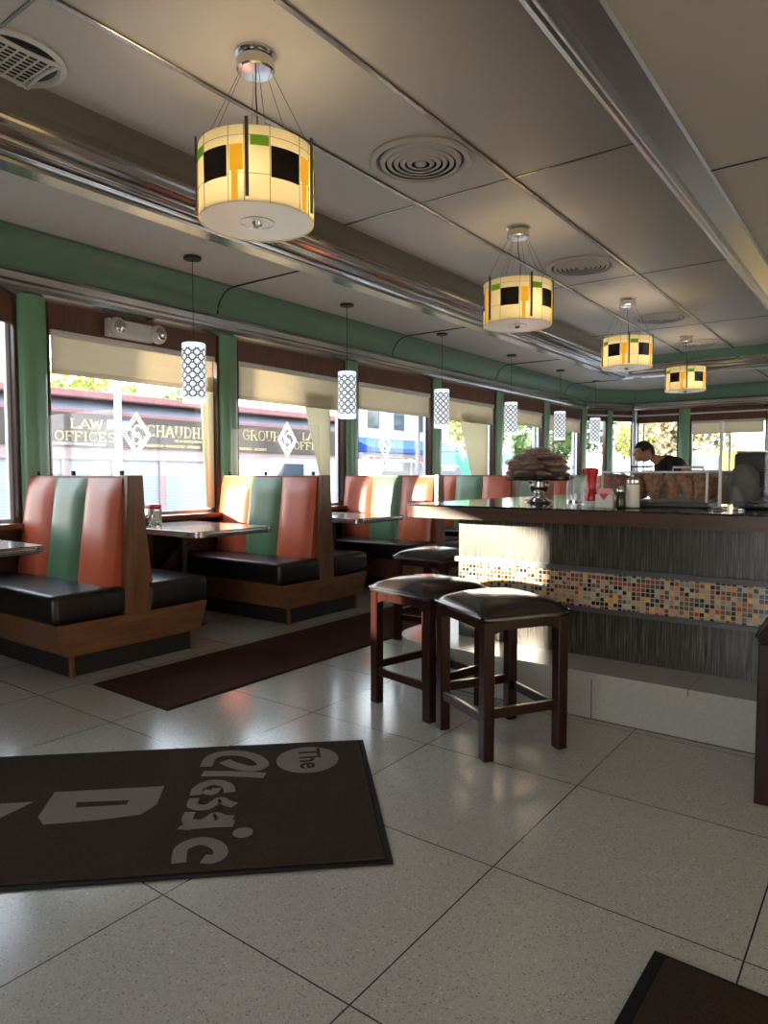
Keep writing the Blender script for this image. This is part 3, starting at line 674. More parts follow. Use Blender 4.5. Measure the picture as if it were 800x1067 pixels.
# condiments by the counter edge
t = thing('syrup_bottle', 'red squeeze bottle with a white base on the counter edge', 'bottle', (-1.345, 3.70, ZC))
m = MB(); m.lathe([(.030, 0), (.033, .008), (.033, .035)], 20); m.build('base', 'white_plastic', t)
m = MB(); m.lathe([(.033, .036), (.036, .06), (.024, .085), (.023, .13), (.027, .17), (.036, .195), (.037, .21), (.02, .215), (0, .216)], 22); m.build('body', 'red_plastic', t)
t = thing('glass_jar', 'clear glass jar with a red lid behind the white card holder', 'jar', (-1.47, 4.02, ZC))
m = MB(); m.lathe([(.045, 0), (.05, .01), (.05, .15), (.04, .18)], 24); m.build('body', 'jar_glass', t)
m = MB(); m.lathe([(.044, .178), (.047, .185), (.045, .21), (.02, .22), (0, .222)], 24); m.build('lid', 'red_plastic', t)
m = MB(); m.lathe([(.044, .006), (.044, .10), (0, .10)], 24); m.build('contents', 'paper', t)
t = thing('card_holder', 'small white box of packets with a red heart on the counter edge', 'packet holder', (-1.255, 3.66, ZC), .1)
m = MB(); m.box(-.045, .045, -.03, .03, 0, .075, .004, 1); m.build('box', 'white_plastic', t)
for i in range(5):
    m = MB(); m.box(-.035, .035, -.022+i*.01, -.018+i*.01, .02, .105); m.build('packet', ['pink_card', 'paper', 'paper', 'pink_card', 'paper'][i], t, 0)
m = MB(); m.prism([(0, .045), (.022, .072), (.012, .082), (0, .074), (-.012, .082), (-.022, .072)], -.034, -.031, 'y'); m.build('heart', 'red_plastic', t, 0)
t = thing('pepper_shaker', 'small dark green glass bottle with chrome top beside the sugar pourer', 'shaker', (-1.20, 3.74, ZC))
m = MB(); m.lathe([(.026, 0), (.028, .008), (.026, .075), (.018, .09)], 16); m.build('body', 'olive_glass', t)
m = MB(); m.lathe([(.02, .088), (.02, .105), (.012, .118), (0, .12)], 16); m.build('cap', 'chrome', t)
t = thing('sugar_pourer', 'tall glass sugar pourer with metal lid on the counter edge', 'sugar pourer', (-1.14, 3.76, ZC))
m = MB(); m.lathe([(.036, 0), (.039, .008), (.037, .08), (.035, .135)], 22); m.build('jar', 'jar_glass', t)
m = MB(); m.lathe([(.0, .006), (.034, .006), (.033, .125), (0, .125)], 22); m.build('sugar', 'sugar', t)
m = MB(); m.lathe([(.037, .135), (.037, .15), (.022, .165), (.008, .168), (.007, .178), (0, .178)], 22); m.build('lid', 'chrome', t)
# tall clear canisters left of the red bottle
for i, (x, y, lb) in enumerate(((-1.72, 4.42, 'clear glass canister right behind the cake stand'), (-1.60, 4.38, 'clear glass canister left of the red bottle'))):
    t = thing('glass_canister', lb, 'canister', (x, y, ZC), 0, 'clear canisters behind the cake stand')
    m = MB(); m.lathe([(.05, 0), (.055, .01), (.055, .15), (.05, .155)], 24, closed_ends=False); m.build('body', 'jar_glass', t)
    m = MB(); m.lathe([(.0, .001), (.06, .001), (.06, .012), (.0, .012)], 24); m.build('base', 'chrome', t)
o = MB().box(-.06, .06, -.04, .04, 0, .12, .006, 1).build('pink_carton', 'pink_card'); tag(o, 'small pink carton behind the cake stand foot', 'carton', loc=(-1.95, 4.45, ZC), rotz=.6)
# pastry case
t = thing('pastry_case', 'clear lidded display case full of croissants on the counter', 'display case', (-1.39, 3.98, ZC))
W, D, Hh = .575, .36, .19
m = MB(); m.box(0, W, 0, D, 0, .03, .006, 1); m.build('tray', 'dark_grey', t)
for nm, b_ in (('front_glass', (.005, W-.005, .004, .008, .03, Hh)), ('back_glass', (.005, W-.005, D-.008, D-.004, .03, Hh)), ('side_glass', (.004, .008, .008, D-.008, .03, Hh)), ('side_glass', (W-.008, W-.004, .008, D-.008, .03, Hh)), ('lid', (.0, W, 0, D, Hh, Hh+.006))):
    m = MB(); m.box(*b_); m.build(nm, 'case_glass', t, 0)
m = MB()
for x in (.0, W-.012):
    for y in (0, D-.012): m.box(x, x+.012, y, y+.012, .03, Hh+.008)
for y in (0, D-.010): m.box(.012, W-.012, y, y+.010, Hh-.002, Hh+.008)
m.build('frame', 'white_frame', t, 0)
m = MB(); m.tube([(.13, .14, Hh+.008), (.13, .14, Hh+.035), (.25, .14, Hh+.035), (.25, .14, Hh+.008)], .006, 8); m.build('handle', 'chrome', t)
m = MB(); m.tube([(.36, .14, Hh+.008), (.36, .14, Hh+.03), (.52, .14, Hh+.03), (.52, .14, Hh+.008)], .006, 8); m.build('handle', 'white_frame', t)
def croissant():
    m = MB(); P = []; R = []
    for i in range(13):
        a = -1.2+2.4*i/12; P.append((.066*sin(a), .055*cos(a)-.035, .030+.006*cos(a))); R.append(.009+.030*max(0, cos(a*1.15))**.7*(1+.16*(-1)**i))
    m.tube(P, R, 12); return m.build('croissant', 'croissant', None, 180)
c0 = croissant(); tag(c0, 'golden brown croissant standing in the clear display case', 'croissant', 'croissants inside the display case'); k = 0
for row in range(2):
    for i in range(6):
        loc = (-1.32+i*.088+random.uniform(-.008, .008), 4.07+row*.13, ZC+.031)
        q = c0 if k == 0 else dup(c0, loc); q.location = loc; k += 1
        q.rotation_euler = (random.uniform(-.1, .1)+1.2, random.uniform(-.25, .25)+1.3, random.uniform(-.3, .3)); q.location.z += .078
o = MB().lathe([(.03, 0), (.033, .006), (.033, .09), (.012, .12), (.012, .14), (0, .142)], 18).build('water_bottle', 'jar_glass'); tag(o, 'small clear bottle right of the display case', 'bottle', loc=(-.70, 4.12, ZC))
t = thing('scissors', 'black-handled scissors lying on the counter right of the display case', 'scissors', (-.68, 3.80, ZC+.004), .3)
for s in (-1, 1):
    m = MB(); m.tube([(.02*cos(a)-.05, s*.016+.014*sin(a), .003) for a in [2*PI*i/12 for i in range(13)]], .004, 6); h = m.build('handle', 'black', t)
    m = MB(); m.prism([(-.03, s*.012), (.06, -s*.004), (.07, 0), (-.03, s*.004)], .0, .002, 'z'); m.build('blade', 'chrome', t, 0)
# acrylic counter guard
t = thing('counter_guard', 'clear acrylic guard with white post standing on the counter', 'guard', (-.735, 3.93, ZC))
for i in range(2):
    m = MB(); m.box(.0+i*.62, .60+i*.62, -.003, .003, .02, .455); m.build('panel', 'acrylic', t, 0)
for x in (-.012, .61, 1.23):
    m = MB(); m.box(x-.008, x+.008, -.008, .008, 0, .455, .003, 1); m.box(x-.03, x+.03, -.05, .05, 0, .012, .003, 1); m.build('post', 'white_frame', t)
# black tray with chrome beads
t = thing('bar_tray', 'black rubber tray with chrome beads on the counter below the machine', 'tray', (-.47, 4.10, ZC))
m = MB(); m.box(-.17, .5, -.1, .1, 0, .035, .012, 3); m.build('tray', 'gloss_black', t)
m = MB()
for i in range(9): m.ball((-.12+i*.07, -.102, .018), .007, (1.6, .5, .6), 8, 6)
m.build('chrome_bead', 'chrome', t)  # row of small chrome beads along the tray front
# coffee machine
t = thing('coffee_machine', 'black espresso machine at the right end of the counter', 'coffee machine', (-.60, 4.32, ZC))
m = MB(); m.box(-.13, .60, .0, .24, .05, .10, .01); m.box(-.13, .60, .16, .24, .10, .22, .01); m.box(-.15, .62, -.02, .24, .20, .30, .02, 3); m.build('body', 'gloss_black', t)
m = MB(); m.box(-.14, .61, -.028, .23, .30, .312, .004, 1); m.build('top_tray', 'chrome', t)
for x in (.08, .32):
    m = MB(); m.lathe([(.0, 0), (.03, 0), (.035, .03), (.03, .045), (0, .045)], 16, (x, .04, .16)); m.build('group_head', 'chrome', t)
    m = MB(); m.tube([(x, .02, .165), (x, -.09, .155)], .011, 8); m.build('handle', 'black', t)
for x in (-.10, .55):
    for y in (.03, .2): m = MB(); m.cyl(x, y, 0, .05, .018, 12); m.build('foot', 'black', t)
for i, (x, hgt) in enumerate(((.02, .07), (.11, .05), (.20, .06), (.30, .08), (.42, .06))):
    o = MB().lathe([(.022, 0), (.03, hgt*.8), (.034, hgt), (.030, hgt), (.02, .006), (0, .006)], 16).build('cup', ['gloss_black', 'white_plastic', 'jar_glass', 'gloss_black', 'jar_glass'][i])
    tag(o, ['small black cup at the left end on top of the coffee machine', 'white cup on top of the coffee machine', 'short glass on top of the coffee machine', 'tall black cup on top of the coffee machine', 'glass at the right end on top of the coffee machine'][i], 'cup', 'cups on the coffee machine', loc=(-.58+x, 4.42, ZC+.312))
# plastic bag over a dispenser
t = thing('plastic_bag', 'grey translucent plastic bag draped over a small dispenser beside the white post', 'plastic bag', (-.675, 4.16, ZC))
tmp = bmesh.new(); bmesh.ops.create_uvsphere(tmp, u_segments=26, v_segments=18, radius=1)
for v in tmp.verts:
    a = math.atan2(v.co.y, v.co.x); zz = (v.co.z+1)/2; r = (.075*(1-zz)**.45+.028) if zz > .6 else .082-.02*abs(zz-.25)
    k = 1+.10*sin(5*a+zz*9)+.05*sin(11*a-zz*7); hr = math.hypot(v.co.x, v.co.y)**.35
    v.co = Vector((r*hr*k*cos(a), r*hr*k*sin(a)*.8, .035+zz*.20))
m = MB(); m.add(tmp); m.build('bag', 'bag_plastic', t, 60)
m = MB(); m.box(-.045, .045, -.04, .04, 0, .15, .01); m.cyl(0, 0, .15, .215, .02, 14); m.build('dispenser', 'dark_grey', t)
m = MB(); m.ball((-.07, -.05, .14), .022, (1, 1, 1.3), 12, 8, .05); m.build('knot', 'wrap', t)
# back bar in the staff area (dark units under the far windows)
t = thing('back_bar', 'dark service unit behind the counter, under the far windows', 'cabinet', (-.9, 9.6, 0))
m = MB(); m.box(0, 3.6, 0, .7, 0, 1.05); m.build('body', 'dark_panel', t, 0)
m = MB(); m.box(-.02, 3.62, -.03, .72, 1.05, 1.09, .006, 1); m.build('worktop', 'dark_grey', t)
for i in range(4):
    m = MB(); m.box(.03+i*.9, .87+i*.9, -.02, 0, .12, 1.0, .004, 1); d = m.build('door', 'dark_panel', t)
    m = MB(); m.tube([(.8+i*.9, -.02, .6), (.8+i*.9, -.05, .62), (.8+i*.9, -.05, .78), (.8+i*.9, -.02, .8)], .006, 6); m.build('handle', 'chrome', d)
t = thing('service_cabinet', 'dark brown cabinet run behind the black-shirted person, below the far windows', 'cabinet', (-4.0, 14.6, 0))
m = MB(); m.box(0, 5.2, 0, .6, 0, 1.22); m.build('body', 'dark_panel', t, 0)
m = MB(); m.box(-.03, 5.23, -.03, .62, 1.22, 1.26, .006, 1); m.build('worktop', 'header_wood', t)

# ------------------------------------------------------------------ mats
ex = Vector((.69, -.72, 0)).normalized(); mr = math.atan2(ex.y, ex.x)
t = thing('welcome_mat', 'large brown entrance mat with beige diner lettering', 'mat', (-2.03, 2.54, 0), mr)
Lm = 3.05; Wm = 1.045
m = MB(); m.box(-.012, Wm+.012, -Lm-.012, .012, 0, .007, .003, 1); m.build('rubber_edge', 'rubber', t)
m = MB(); m.box(.012, Wm-.012, -Lm+.012, -.012, .006, .013, .003, 1); m.build('pile', 'mat_pile', t)
Z0, Z1 = .012, .0155
m = MB()
q = [(.181,-.621),(.227,-.579),(.271,-.514),(.27,-.47),(.232,-.451),(.168,-.479),(.11,-.543),(.093,-.613),(.109,-.663),(.152,-.690),(.234,-.695)]
m.ribbon(q, .052, Z0, Z1)
m.build('script_letter', 'mat_letter', t, 0); m = MB()
m.ribbon([(.300,-.700),(.308,-.64),(.325,-.54),(.352,-.437)], .045, Z0, Z1+.0003)
m.build('script_letter', 'mat_letter', t, 0); m = MB()
m.ribbon([(.495,-.569),(.432,-.584),(.395,-.627),(.4,-.668),(.446,-.700),(.504,-.70)], .045, Z0, Z1+.0006)
m.ribbon([(.470,-.675),(.486,-.635),(.448,-.624)], .035, Z0, Z1+.0004)
m.build('script_letter', 'mat_letter', t, 0); m = MB()
m.ribbon([(.528,-.700),(.585,-.70),(.608,-.648),(.57,-.614),(.550,-.600),(.582,-.569),(.605,-.538)], .040, Z0, Z1+.0003)
m.build('script_letter', 'mat_letter', t, 0); m = MB()
m.ribbon([(.640,-.700),(.705,-.70),(.722,-.650),(.696,-.62),(.672,-.605),(.695,-.576),(.707,-.536)], .040, Z0, Z1+.0006)
m.build('script_letter', 'mat_letter', t, 0); m = MB()
m.ribbon([(.770,-.705),(.745,-.69),(.738,-.62),(.742,-.53)], .045, Z0, Z1+.0003)
m.build('script_letter', 'mat_letter', t, 0); m = MB()
m.ribbon([(.985,-.685),(.89,-.69),(.852,-.634),(.886,-.576),(.940,-.556),(.972,-.575),(.966,-.610)], .048, Z0, Z1)
m.build('script_letter', 'mat_letter', t, 0); m = MB()
m.lathe([(.0, Z1), (.036, Z1)], 18, (.815, -.493, 0), False)
m.build('script_letter', 'mat_letter', t, 0)
m = MB(); m.lathe([(.137, Z0), (.137, Z1), (0, Z1)], 36, (.208, -.257, 0), False); m.build('round_badge', 'mat_letter', t, 0)
text('badge_lettering', 'The', .135, 'mat_pile', t, (.095, -.295, Z1+.0006), (0, 0, .04), .0004, .002)
def holed(outer, hole, z0, z1):
    mm = MB(); n_ = len(outer)
    def add(poly): 
        mm.prism(poly, z0, z1, 'z')
    return mm
m = MB()   # block D (spine on the left in reading direction) with its counter opening
for poly in ([(.405,-1.262),(.499,-1.151),(.508,-.95),(.404,-.839)], [(.404,-.839),(.508,-.95),(.548,-.952),(.557,-.838)], [(.557,-.838),(.548,-.952),(.550,-1.04),(.655,-1.03),(.631,-.881)], [(.655,-1.03),(.550,-1.04),(.550,-1.136),(.607,-1.253),(.665,-1.216)], [(.607,-1.253),(.550,-1.136),(.499,-1.151),(.405,-1.262)]): m.prism(poly, Z0, Z1, 'z')
m.build('block_letter', 'mat_letter', t, 0)
m = MB(); m.prism([(.482,-1.75), (.481,-1.317), (.595,-1.391), (.595,-1.75)], Z0, Z1, 'z'); m.build('block_letter', 'mat_letter', t, 0)
m = MB()
for poly in ([(.40,-2.25),(.40,-1.83),(.50,-1.83),(.50,-2.25)], [(.58,-2.25),(.58,-1.83),(.67,-1.83),(.67,-2.25)], [(.50,-1.83),(.58,-2.10),(.58,-2.25),(.50,-1.98)]): m.prism(poly, Z0, Z1, 'z')
m.build('block_letter', 'mat_letter', t, 0)
m = MB()
for poly in ([(.40,-2.75),(.40,-2.33),(.50,-2.33),(.50,-2.75)], [(.50,-2.41),(.50,-2.33),(.67,-2.33),(.67,-2.41)], [(.50,-2.58),(.50,-2.50),(.63,-2.50),(.63,-2.58)], [(.50,-2.75),(.50,-2.67),(.67,-2.67),(.67,-2.75)]): m.prism(poly, Z0, Z1, 'z')
m.build('block_letter', 'mat_letter', t, 0)
# runner along the booths
t = thing('runner_mat', 'long narrow dark red-brown runner beside the booths', 'mat', (-3.90, 2.27, 0), 0)
m = MB(); m.prism([(0, 0), (.76, -.02), (.76, 9.0), (0, 9.0)], 0, .006, 'z'); m.build('rubber_edge', 'rubber', t, 0)
m = MB(); m.prism([(.012, .012), (.748, -.006), (.748, 8.98), (.012, 8.98)], .005, .011, 'z'); m.build('pile', 'runner_pile', t, 0)
# dark mat lower right
t = thing('door_mat', 'plain dark mat with rubber border in the lower right corner', 'mat', (-.486, 1.868, 0), math.radians(-1))
m = MB(); m.box(0, 1.6, -1.1, 0, 0, .007, .003, 1); m.build('rubber_edge', 'rubber', t)
m = MB(); m.box(.035, 1.565, -1.065, -.018, .006, .013, .003, 1); m.build('pile', 'mat_pile', t)

# ------------------------------------------------------------------ lamps
def make_drum(lab):
    t = thing('drum_chandelier', lab, 'ceiling light', (0, 0, 0), 0, 'glass drum lights down the ceiling centre')
    R = .292; zb, zt = -.845, -.49
    m = MB(); m.lathe([(0, 0), (.105, 0), (.105, -.012), (.085, -.015), (.085, -.02)], 28); m.lathe([(.085, -.02), (.096, -.04), (.096, -.085), (.088, -.092), (0, -.095)], 28); m.build('canopy', 'chrome', t)
    for i in range(6):
        a = 2*PI*i/6+.3; m = MB(); m.tube([(.08*cos(a), .08*sin(a), -.09), (R*.97*cos(a), R*.97*sin(a), zt)], .0015, 5); m.build('cable', 'dark_grey', t)
    m = MB(); m.tube([(0, 0, -.09), (.005, 0, -.20), (.03, .01, -.32), (.035, .01, -.42), (.0, 0, -.52)], .004, 6); m.build('cord', 'dark_grey', t)
    sh = MB(); 
    for i in range(5):
        a0 = 2*PI*i/5; sh.lathe([(R, zb), (R, zt), (R-.006, zt), (R-.006, zb), (R, zb)], 12, (0, 0, 0), False, 2*PI/5-.012, a0)
    s = sh.build('glass_shade', 'drum_shade', t, 30)
    m = MB(); m.lathe([(0, zb+.004), (R-.008, zb+.004), (R-.008, zb+.01), (0, zb+.01)], 40); df = m.build('diffuser', 'drum_diffuser', t)
    m = MB(); m.lathe([(0, zb-.022), (.022, zb-.018), (.028, zb-.006), (.03, zb+.003)], 18); m.lathe([(.085, zb+.003), (.086, zb+.0005), (.088, zb+.003)], 30, closed_ends=False); m.build('finial', 'chrome', df)
    def arc(a0, a1, z0, z1, r, nm, mt, th=.004):
        q = MB(); A = math.radians(a0); sp = math.radians(a1-a0); q.lathe([(r, z0), (r+th, z0), (r+th, z1), (r, z1), (r, z0)], 8, (0, 0, 0), False, sp, A)
        for e in (A, A+sp):
            q.b.faces.new([q.b.verts.new((rr*cos(e), rr*sin(e), z)) for rr, z in ((r, z0), (r+th, z0), (r+th, z1), (r, z1))])
        q.build(nm, mt, s, 30)
    for i in range(5):
        b = 72*i
        arc(b-1.6, b+1.6, zb+.02, zt+.03, R+.006, 'shade_bar', 'shade_bar', .010)
        arc(b+3, b+20, zt-.095, zt-.05, R+.001, 'green_tile', 'shade_green')
        arc(b+22, b+52, zt-.235, zt-.09, R+.001, 'dark_tile', 'shade_dark')
        arc(b+55, b+68, zt-.21, zt-.09, R+.001, 'amber_tile', 'shade_amber')
        arc(b+57, b+63, zb+.01, zt-.21, R+.001, 'amber_strip', 'shade_amber')
    m = MB()
    for z in (zt-.048, zt-.225): m.lathe([(R, z), (R+.002, z+.001), (R, z+.002)], 60, closed_ends=False)
    for i in range(5):
        for d in (21, 53.5, 69): a = math.radians(72*i+d); m.tube([(R*cos(a)*1.003, R*sin(a)*1.003, zb), (R*cos(a)*1.003, R*sin(a)*1.003, zt+.01)], .0014, 4)
    m.build('wire', 'dark_grey', s)
    for i in range(3):
        a = 2*PI*i/3; m = MB(); m.lathe([(.0, -.60), (.012, -.60), (.014, -.64), (.028, -.68), (.03, -.705), (.018, -.73), (0, -.735)], 14, (.12*cos(a), .12*sin(a), 0)); m.build('light_bulb', 'bulb', t)
    return t
# reading direction: 5 panels, aligned so that bars fall as in the photo
LX = -2.70
drum = make_drum('largest drum light with black, green and amber tiles, nearest the viewer'); drum.location = (LX, 2.53, ZU)
cam_az = math.degrees(math.atan2(-2.53, 2.70))
drum.rotation_euler = (0, 0, math.radians(cam_az-8.6))
DY = [2.53, 5.60, 8.62, 11.50]
dup(drum, (LX-.02, DY[1], ZU), math.radians(-64+22), 'second drum light with black and green tiles, above the cake stand')
dup(drum, (LX-.02, DY[2], ZU), math.radians(-72+4), 'third drum light, smaller, just left of the farthest one')
dup(drum, (LX-.02, DY[3], ZU), math.radians(-76+3), 'farthest and smallest drum light, above the black-shirted person')
def make_pend(lab):
    t = thing('pendant_lamp', lab, 'pendant light', (0, 0, 0), 0, 'white patterned cylinder pendants over the tables')
    m = MB(); m.lathe([(0, 0), (.072, 0), (.075, -.008), (.072, -.022), (.01, -.026), (0, -.026)], 26); m.build('canopy', 'black', t)
    m = MB(); m.tube([(0, 0, -.02), (0, 0, -.71)], .003, 6); m.build('cord', 'black', t)
    m = MB(); m.lathe([(.0, .505), (.03, .505), (.094, .498), (.098, .49), (.098, .01), (.094, .0), (.088, .0), (.088, .48), (0, .48)], 36); s = m.build('shade', 'pendant_shade', t); s.location = (0, 0, -1.215)
    return t
pn = ['white patterned pendant lamp nearest the viewer, before the first window', 'second patterned pendant lamp from the near end, by the second green pilaster', 'third patterned pendant lamp from the near end', 'fourth patterned pendant lamp, left of the third drum light', 'fifth patterned pendant lamp from the near end, above the cake stand', 'farthest patterned pendant lamp near the far corner']
pend = make_pend(pn[0]); PY = [3.77, 5.78, 7.70, 9.70, 11.60, 13.35]
pend.location = (-4.81, PY[0], ZL)
for y, lb in zip(PY[1:], pn[1:]): dup(pend, (-4.80, y, ZL), label=lb)
# round diffusers
def make_vent(lab):
    t = thing('ceiling_vent', lab, 'vent', (0, 0, 0), 0, 'round ring air diffusers in the ceiling')
    m = MB(); m.lathe([(.345, 0), (.35, -.012), (.335, -.022), (.305, -.02), (.295, .0)], 44, closed_ends=False); m.build('rim', 'ceiling_panel', t)
    m = MB(); m.lathe([(0, -.001), (.30, -.001)], 40, closed_ends=False); m.build('duct', 'black', t)
    for i, r in enumerate((.255, .21, .165, .12, .075)):
        m = MB(); m.lathe([(r+.022, -.004), (r+.018, -.022), (r, -.030), (r-.012, -.028), (r+.004, -.02), (r+.016, -.004)], 40, closed_ends=False); m.build('ring', 'ceiling_panel', t)
    m = MB(); m.lathe([(0, -.034), (.03, -.032), (.042, -.02), (.035, -.004)], 24, closed_ends=False); m.build('centre_disc', 'ceiling_panel', t)
    return t
vn = ['largest ring-shaped ceiling vent, between the first two drum lights', 'ring-shaped ceiling vent right of the second drum light', 'ring-shaped ceiling vent above the third drum light', 'farthest ring-shaped ceiling vent, right of the farthest drum light']
vent = make_vent(vn[0]); VY = [4.03, 7.0, 9.95, 12.2]
vent.location = (-2.69, VY[0], ZU)
for y, lb in zip(VY[1:], vn[1:]): dup(vent, (-2.69, y, ZU), label=lb)
# square grille vent
t = thing('grille_vent', 'round ceiling vent with a square grid grille at the upper left', 'vent', (-3.735, 1.80, ZU))
m = MB(); m.lathe([(.26, 0), (.265, -.012), (.235, -.02), (.225, -.008), (.22, 0)], 40, closed_ends=False); m.build('rim', 'white_plastic', t)
m = MB(); m.lathe([(0, -.001), (.235, -.001)], 36, closed_ends=False); m.build('duct', 'black', t)
m = MB(); s = .170
for i in range(4):
    a = PI/2*i; P = []
    for k in range(9):
        u = -1+k/4; r = s*(1-.10*(1-u*u)); P.append((r*cos(a)-u*s*sin(a), r*sin(a)+u*s*cos(a), -.022))
    m.tube(P, .011, 8)
m.build('grille_frame', 'white_plastic', t)
m = MB()
for i in range(9):
    u = -s+.03+i*(2*s-.06)/8; m.box(u-.003, u+.003, -s+.02, s-.02, -.024, -.020)
for i in range(6):
    u = -s+.04+i*(2*s-.08)/5; m.box(-s+.02, s-.02, u-.004, u+.004, -.026, -.0205)
m.build('grid', 'white_plastic', t, 0)

# ------------------------------------------------------------------ person
def skin_body(name, verts, edges, radii, mat, parent=None, sub=2, root=0):
    me = bpy.data.meshes.new(name); me.from_pydata(verts, edges, []); o = bpy.data.objects.new(name, me); C.objects.link(o)
    o.modifiers.new('skin', 'SKIN'); o.modifiers['skin'].use_smooth_shade = True
    for i, r in enumerate(radii):
        r = r if isinstance(r, tuple) else (r, r); me.skin_vertices[0].data[i].radius = r
    me.skin_vertices[0].data[root].use_root = True
    sb = o.modifiers.new('sub', 'SUBSURF'); sb.levels = sub; sb.render_levels = sub
    bpy.context.view_layer.update(); nm = bpy.data.meshes.new_from_object(o.evaluated_get(bpy.context.evaluated_depsgraph_get()))
    bpy.data.objects.remove(o); nm.materials.clear(); nm.materials.append(M[mat])
    for p in nm.polygons: p.use_smooth = True
    o = bpy.data.objects.new(name, nm); C.objects.link(o)
    if parent: o.parent = parent
    return o
# local frame: +X forward (faces picture left), +Y his left (towards viewer side)
P = thing('person', 'person in a black short-sleeved shirt leaning forward behind the counter', 'person', (-2.09, 8.0, 0), math.atan2(-.60, -.80))
V = [(-.40,0,.97),(-.31,0,1.10),(-.17,0,1.26),(-.02,0,1.39),(.09,0,1.45),(.16,0,1.475)]
R_ = [(.10,.09),(.09,.08),(.10,.08),(.085,.07),(.055,.055),(.052,.052)]
E_ = [(0,1),(1,2),(2,3),(3,4),(4,5)]
def addc(base, pts, rad):
    i = base
    for p, r in zip(pts, rad): V.append(p); R_.append(r); E_.append((i, len(V)-1)); i = len(V)-1
    return i
hands = []
for s in (1, -1):
    w = addc(3, [(-.03, s*.10, 1.40), (-.06, s*.185, 1.40), (-.14, s*.24, 1.33), (-.17, s*.27, 1.27), (-.05, s*.27, 1.16), (.02, s*.25, 1.08), (.14, s*.22, 1.06)], [.05, .05, .046, .043, .038, .033, .028])
    pm = addc(w, [(.19, s*.21, 1.05), (.225, s*.205, 1.045)], [.034, .03])
    for k in range(4):
        dy = (k-1.5)*.021; L_ = (.07, .08, .075, .06)[k]
        addc(pm, [(.24, s*(.205)+dy, 1.045), (.24+L_*.5, s*.205+dy*1.15, 1.04), (.24+L_, s*.205+dy*1.2, 1.02)], [.0095, .009, .0075])
    addc(pm-1 if False else w, [(.165, s*.18, 1.055), (.19, s*.165, 1.05), (.215, s*.155, 1.04)], [.012, .011, .009])
    addc(0, [(-.40, s*.09, .90), (-.36, s*.10, .52), (-.40, s*.10, .12), (-.32, s*.11, .045), (-.24, s*.12, .03)], [(.095), .06, .042, .035, .028])
body = skin_body('body', V, E_, R_, 'skin', P, 2)
# head
m = MB(); m.ball((.230, 0, 1.525), .093, (1.0, .80, 1.18), 24, 18, 0, Matrix.Rotation(math.radians(28), 4, 'Y'))
m.ball((.275, 0, 1.475), .06, (1., .85, .9), 18, 12); m.ball((.338, 0, 1.505), .016, (1.2, .8, 1.3), 10, 8); m.ball((.322, 0, 1.462), .014, (.9, 1.5, .5), 10, 8)
for s in (1, -1): m.ball((.215, s*.08, 1.51), .024, (.8, .35, 1.2), 10, 8)
m.build('head', 'skin', P, 180)
m = MB()
for s in (1, -1): m.ball((.318, s*.032, 1.535), .010, (.6, 1, .7), 8, 6)
m.build('eyes', 'hair', P, 180)
tmp = bmesh.new(); bmesh.ops.create_uvsphere(tmp, u_segments=26, v_segments=18, radius=.098)
bmesh.ops.delete(tmp, geom=[v for v in tmp.verts if (v.co.z < .01 and v.co.x > -.03) or v.co.z < -.06 or (v.co.x > .06 and v.co.z < .05)], context='VERTS')
for v in tmp.verts: v.co = Vector((v.co.x*1.0, v.co.y*.84, v.co.z*1.16))
m = MB(); m.add(tmp, Matrix.Translation((.224, 0, 1.532)) @ Matrix.Rotation(math.radians(24), 4, 'Y')); o = m.build('hair', 'hair', P, 180); so = o.modifiers.new('s', 'SOLIDIFY'); so.thickness = .012; so.offset = 1
# shirt
V = [(-.39,0,.98),(-.31,0,1.10),(-.17,0,1.26),(-.03,0,1.385),(.085,0,1.445)]; R_ = [(.165,.145),(.155,.13),(.18,.14),(.165,.125),(.075,.075)]; E_ = [(0,1),(1,2),(2,3),(3,4)]
for s in (1, -1): addc(3, [(-.03, s*.10, 1.40), (-.06, s*.19, 1.395), (-.125, s*.23, 1.34)], [.10, .09, .07])
skin_body('shirt', V, E_, R_, 'shirt_black', P, 2)
V = [(-.40,0,.96)]; R_ = [(.155,.14)]; E_ = []
for s in (1, -1): addc(0, [(-.40, s*.09, .90), (-.36, s*.10, .52), (-.40, s*.10, .10)], [.105, .075, .06])
skin_body('trousers', V, E_, R_, 'trousers', P, 2)
m = MB()
for s in (1, -1): m.box(-.46, -.19, s*.11-.05, s*.11+.05, 0, .075, .025, 3)
m.build('shoes', 'black', P)

# ------------------------------------------------------------------ outside
GZ = -.35
m = MB(); m.box(-90, XW-.12, -60, 90, GZ-.1, GZ); m.box(XW-.12, 60, YF+.12, 90, GZ-.1, GZ); m.box(XW-.12, 60, -60, YB-.12, GZ-.1, GZ); struct(m.build('ground', 'asphalt', smooth=0))
m = MB(); m.box(-20, -17, -30, 60, GZ, GZ+.15); m.box(-8.2, XW-.12, -30, 60, GZ, GZ+.15); struct(m.build('sidewalk', 'pavement', smooth=0))
XF = -20.
t = thing('law_office_building', 'low shopfront building across the street with brown law office sign and roll shutters', 'building', (XF, 0, 0))
m = MB(); m.box(-5, -.3, 2, 24.5, GZ, 3.2); m.build('wall', 'band_pink', t, 0)
m = MB(); m.box(-5, .05, 2, 24.5, 3.62, 3.85, .03, 1); m.box(-5, .1, 2, 24.5, 3.14, 3.24); m.build('cornice', 'brick_pink', t)
m = MB(); m.prism([(.05, 3.24), (-.5, 3.62), (-4.5, 3.62), (-4.5, 3.24)], 2, 24.5, 'y'); m.build('mansard', 'mansard', t, 0)
m = MB(); m.box(-.05, .12, 2, 24.5, 2.12, 3.14); sgn = m.build('sign_board', 'sign_brown', t, 0)
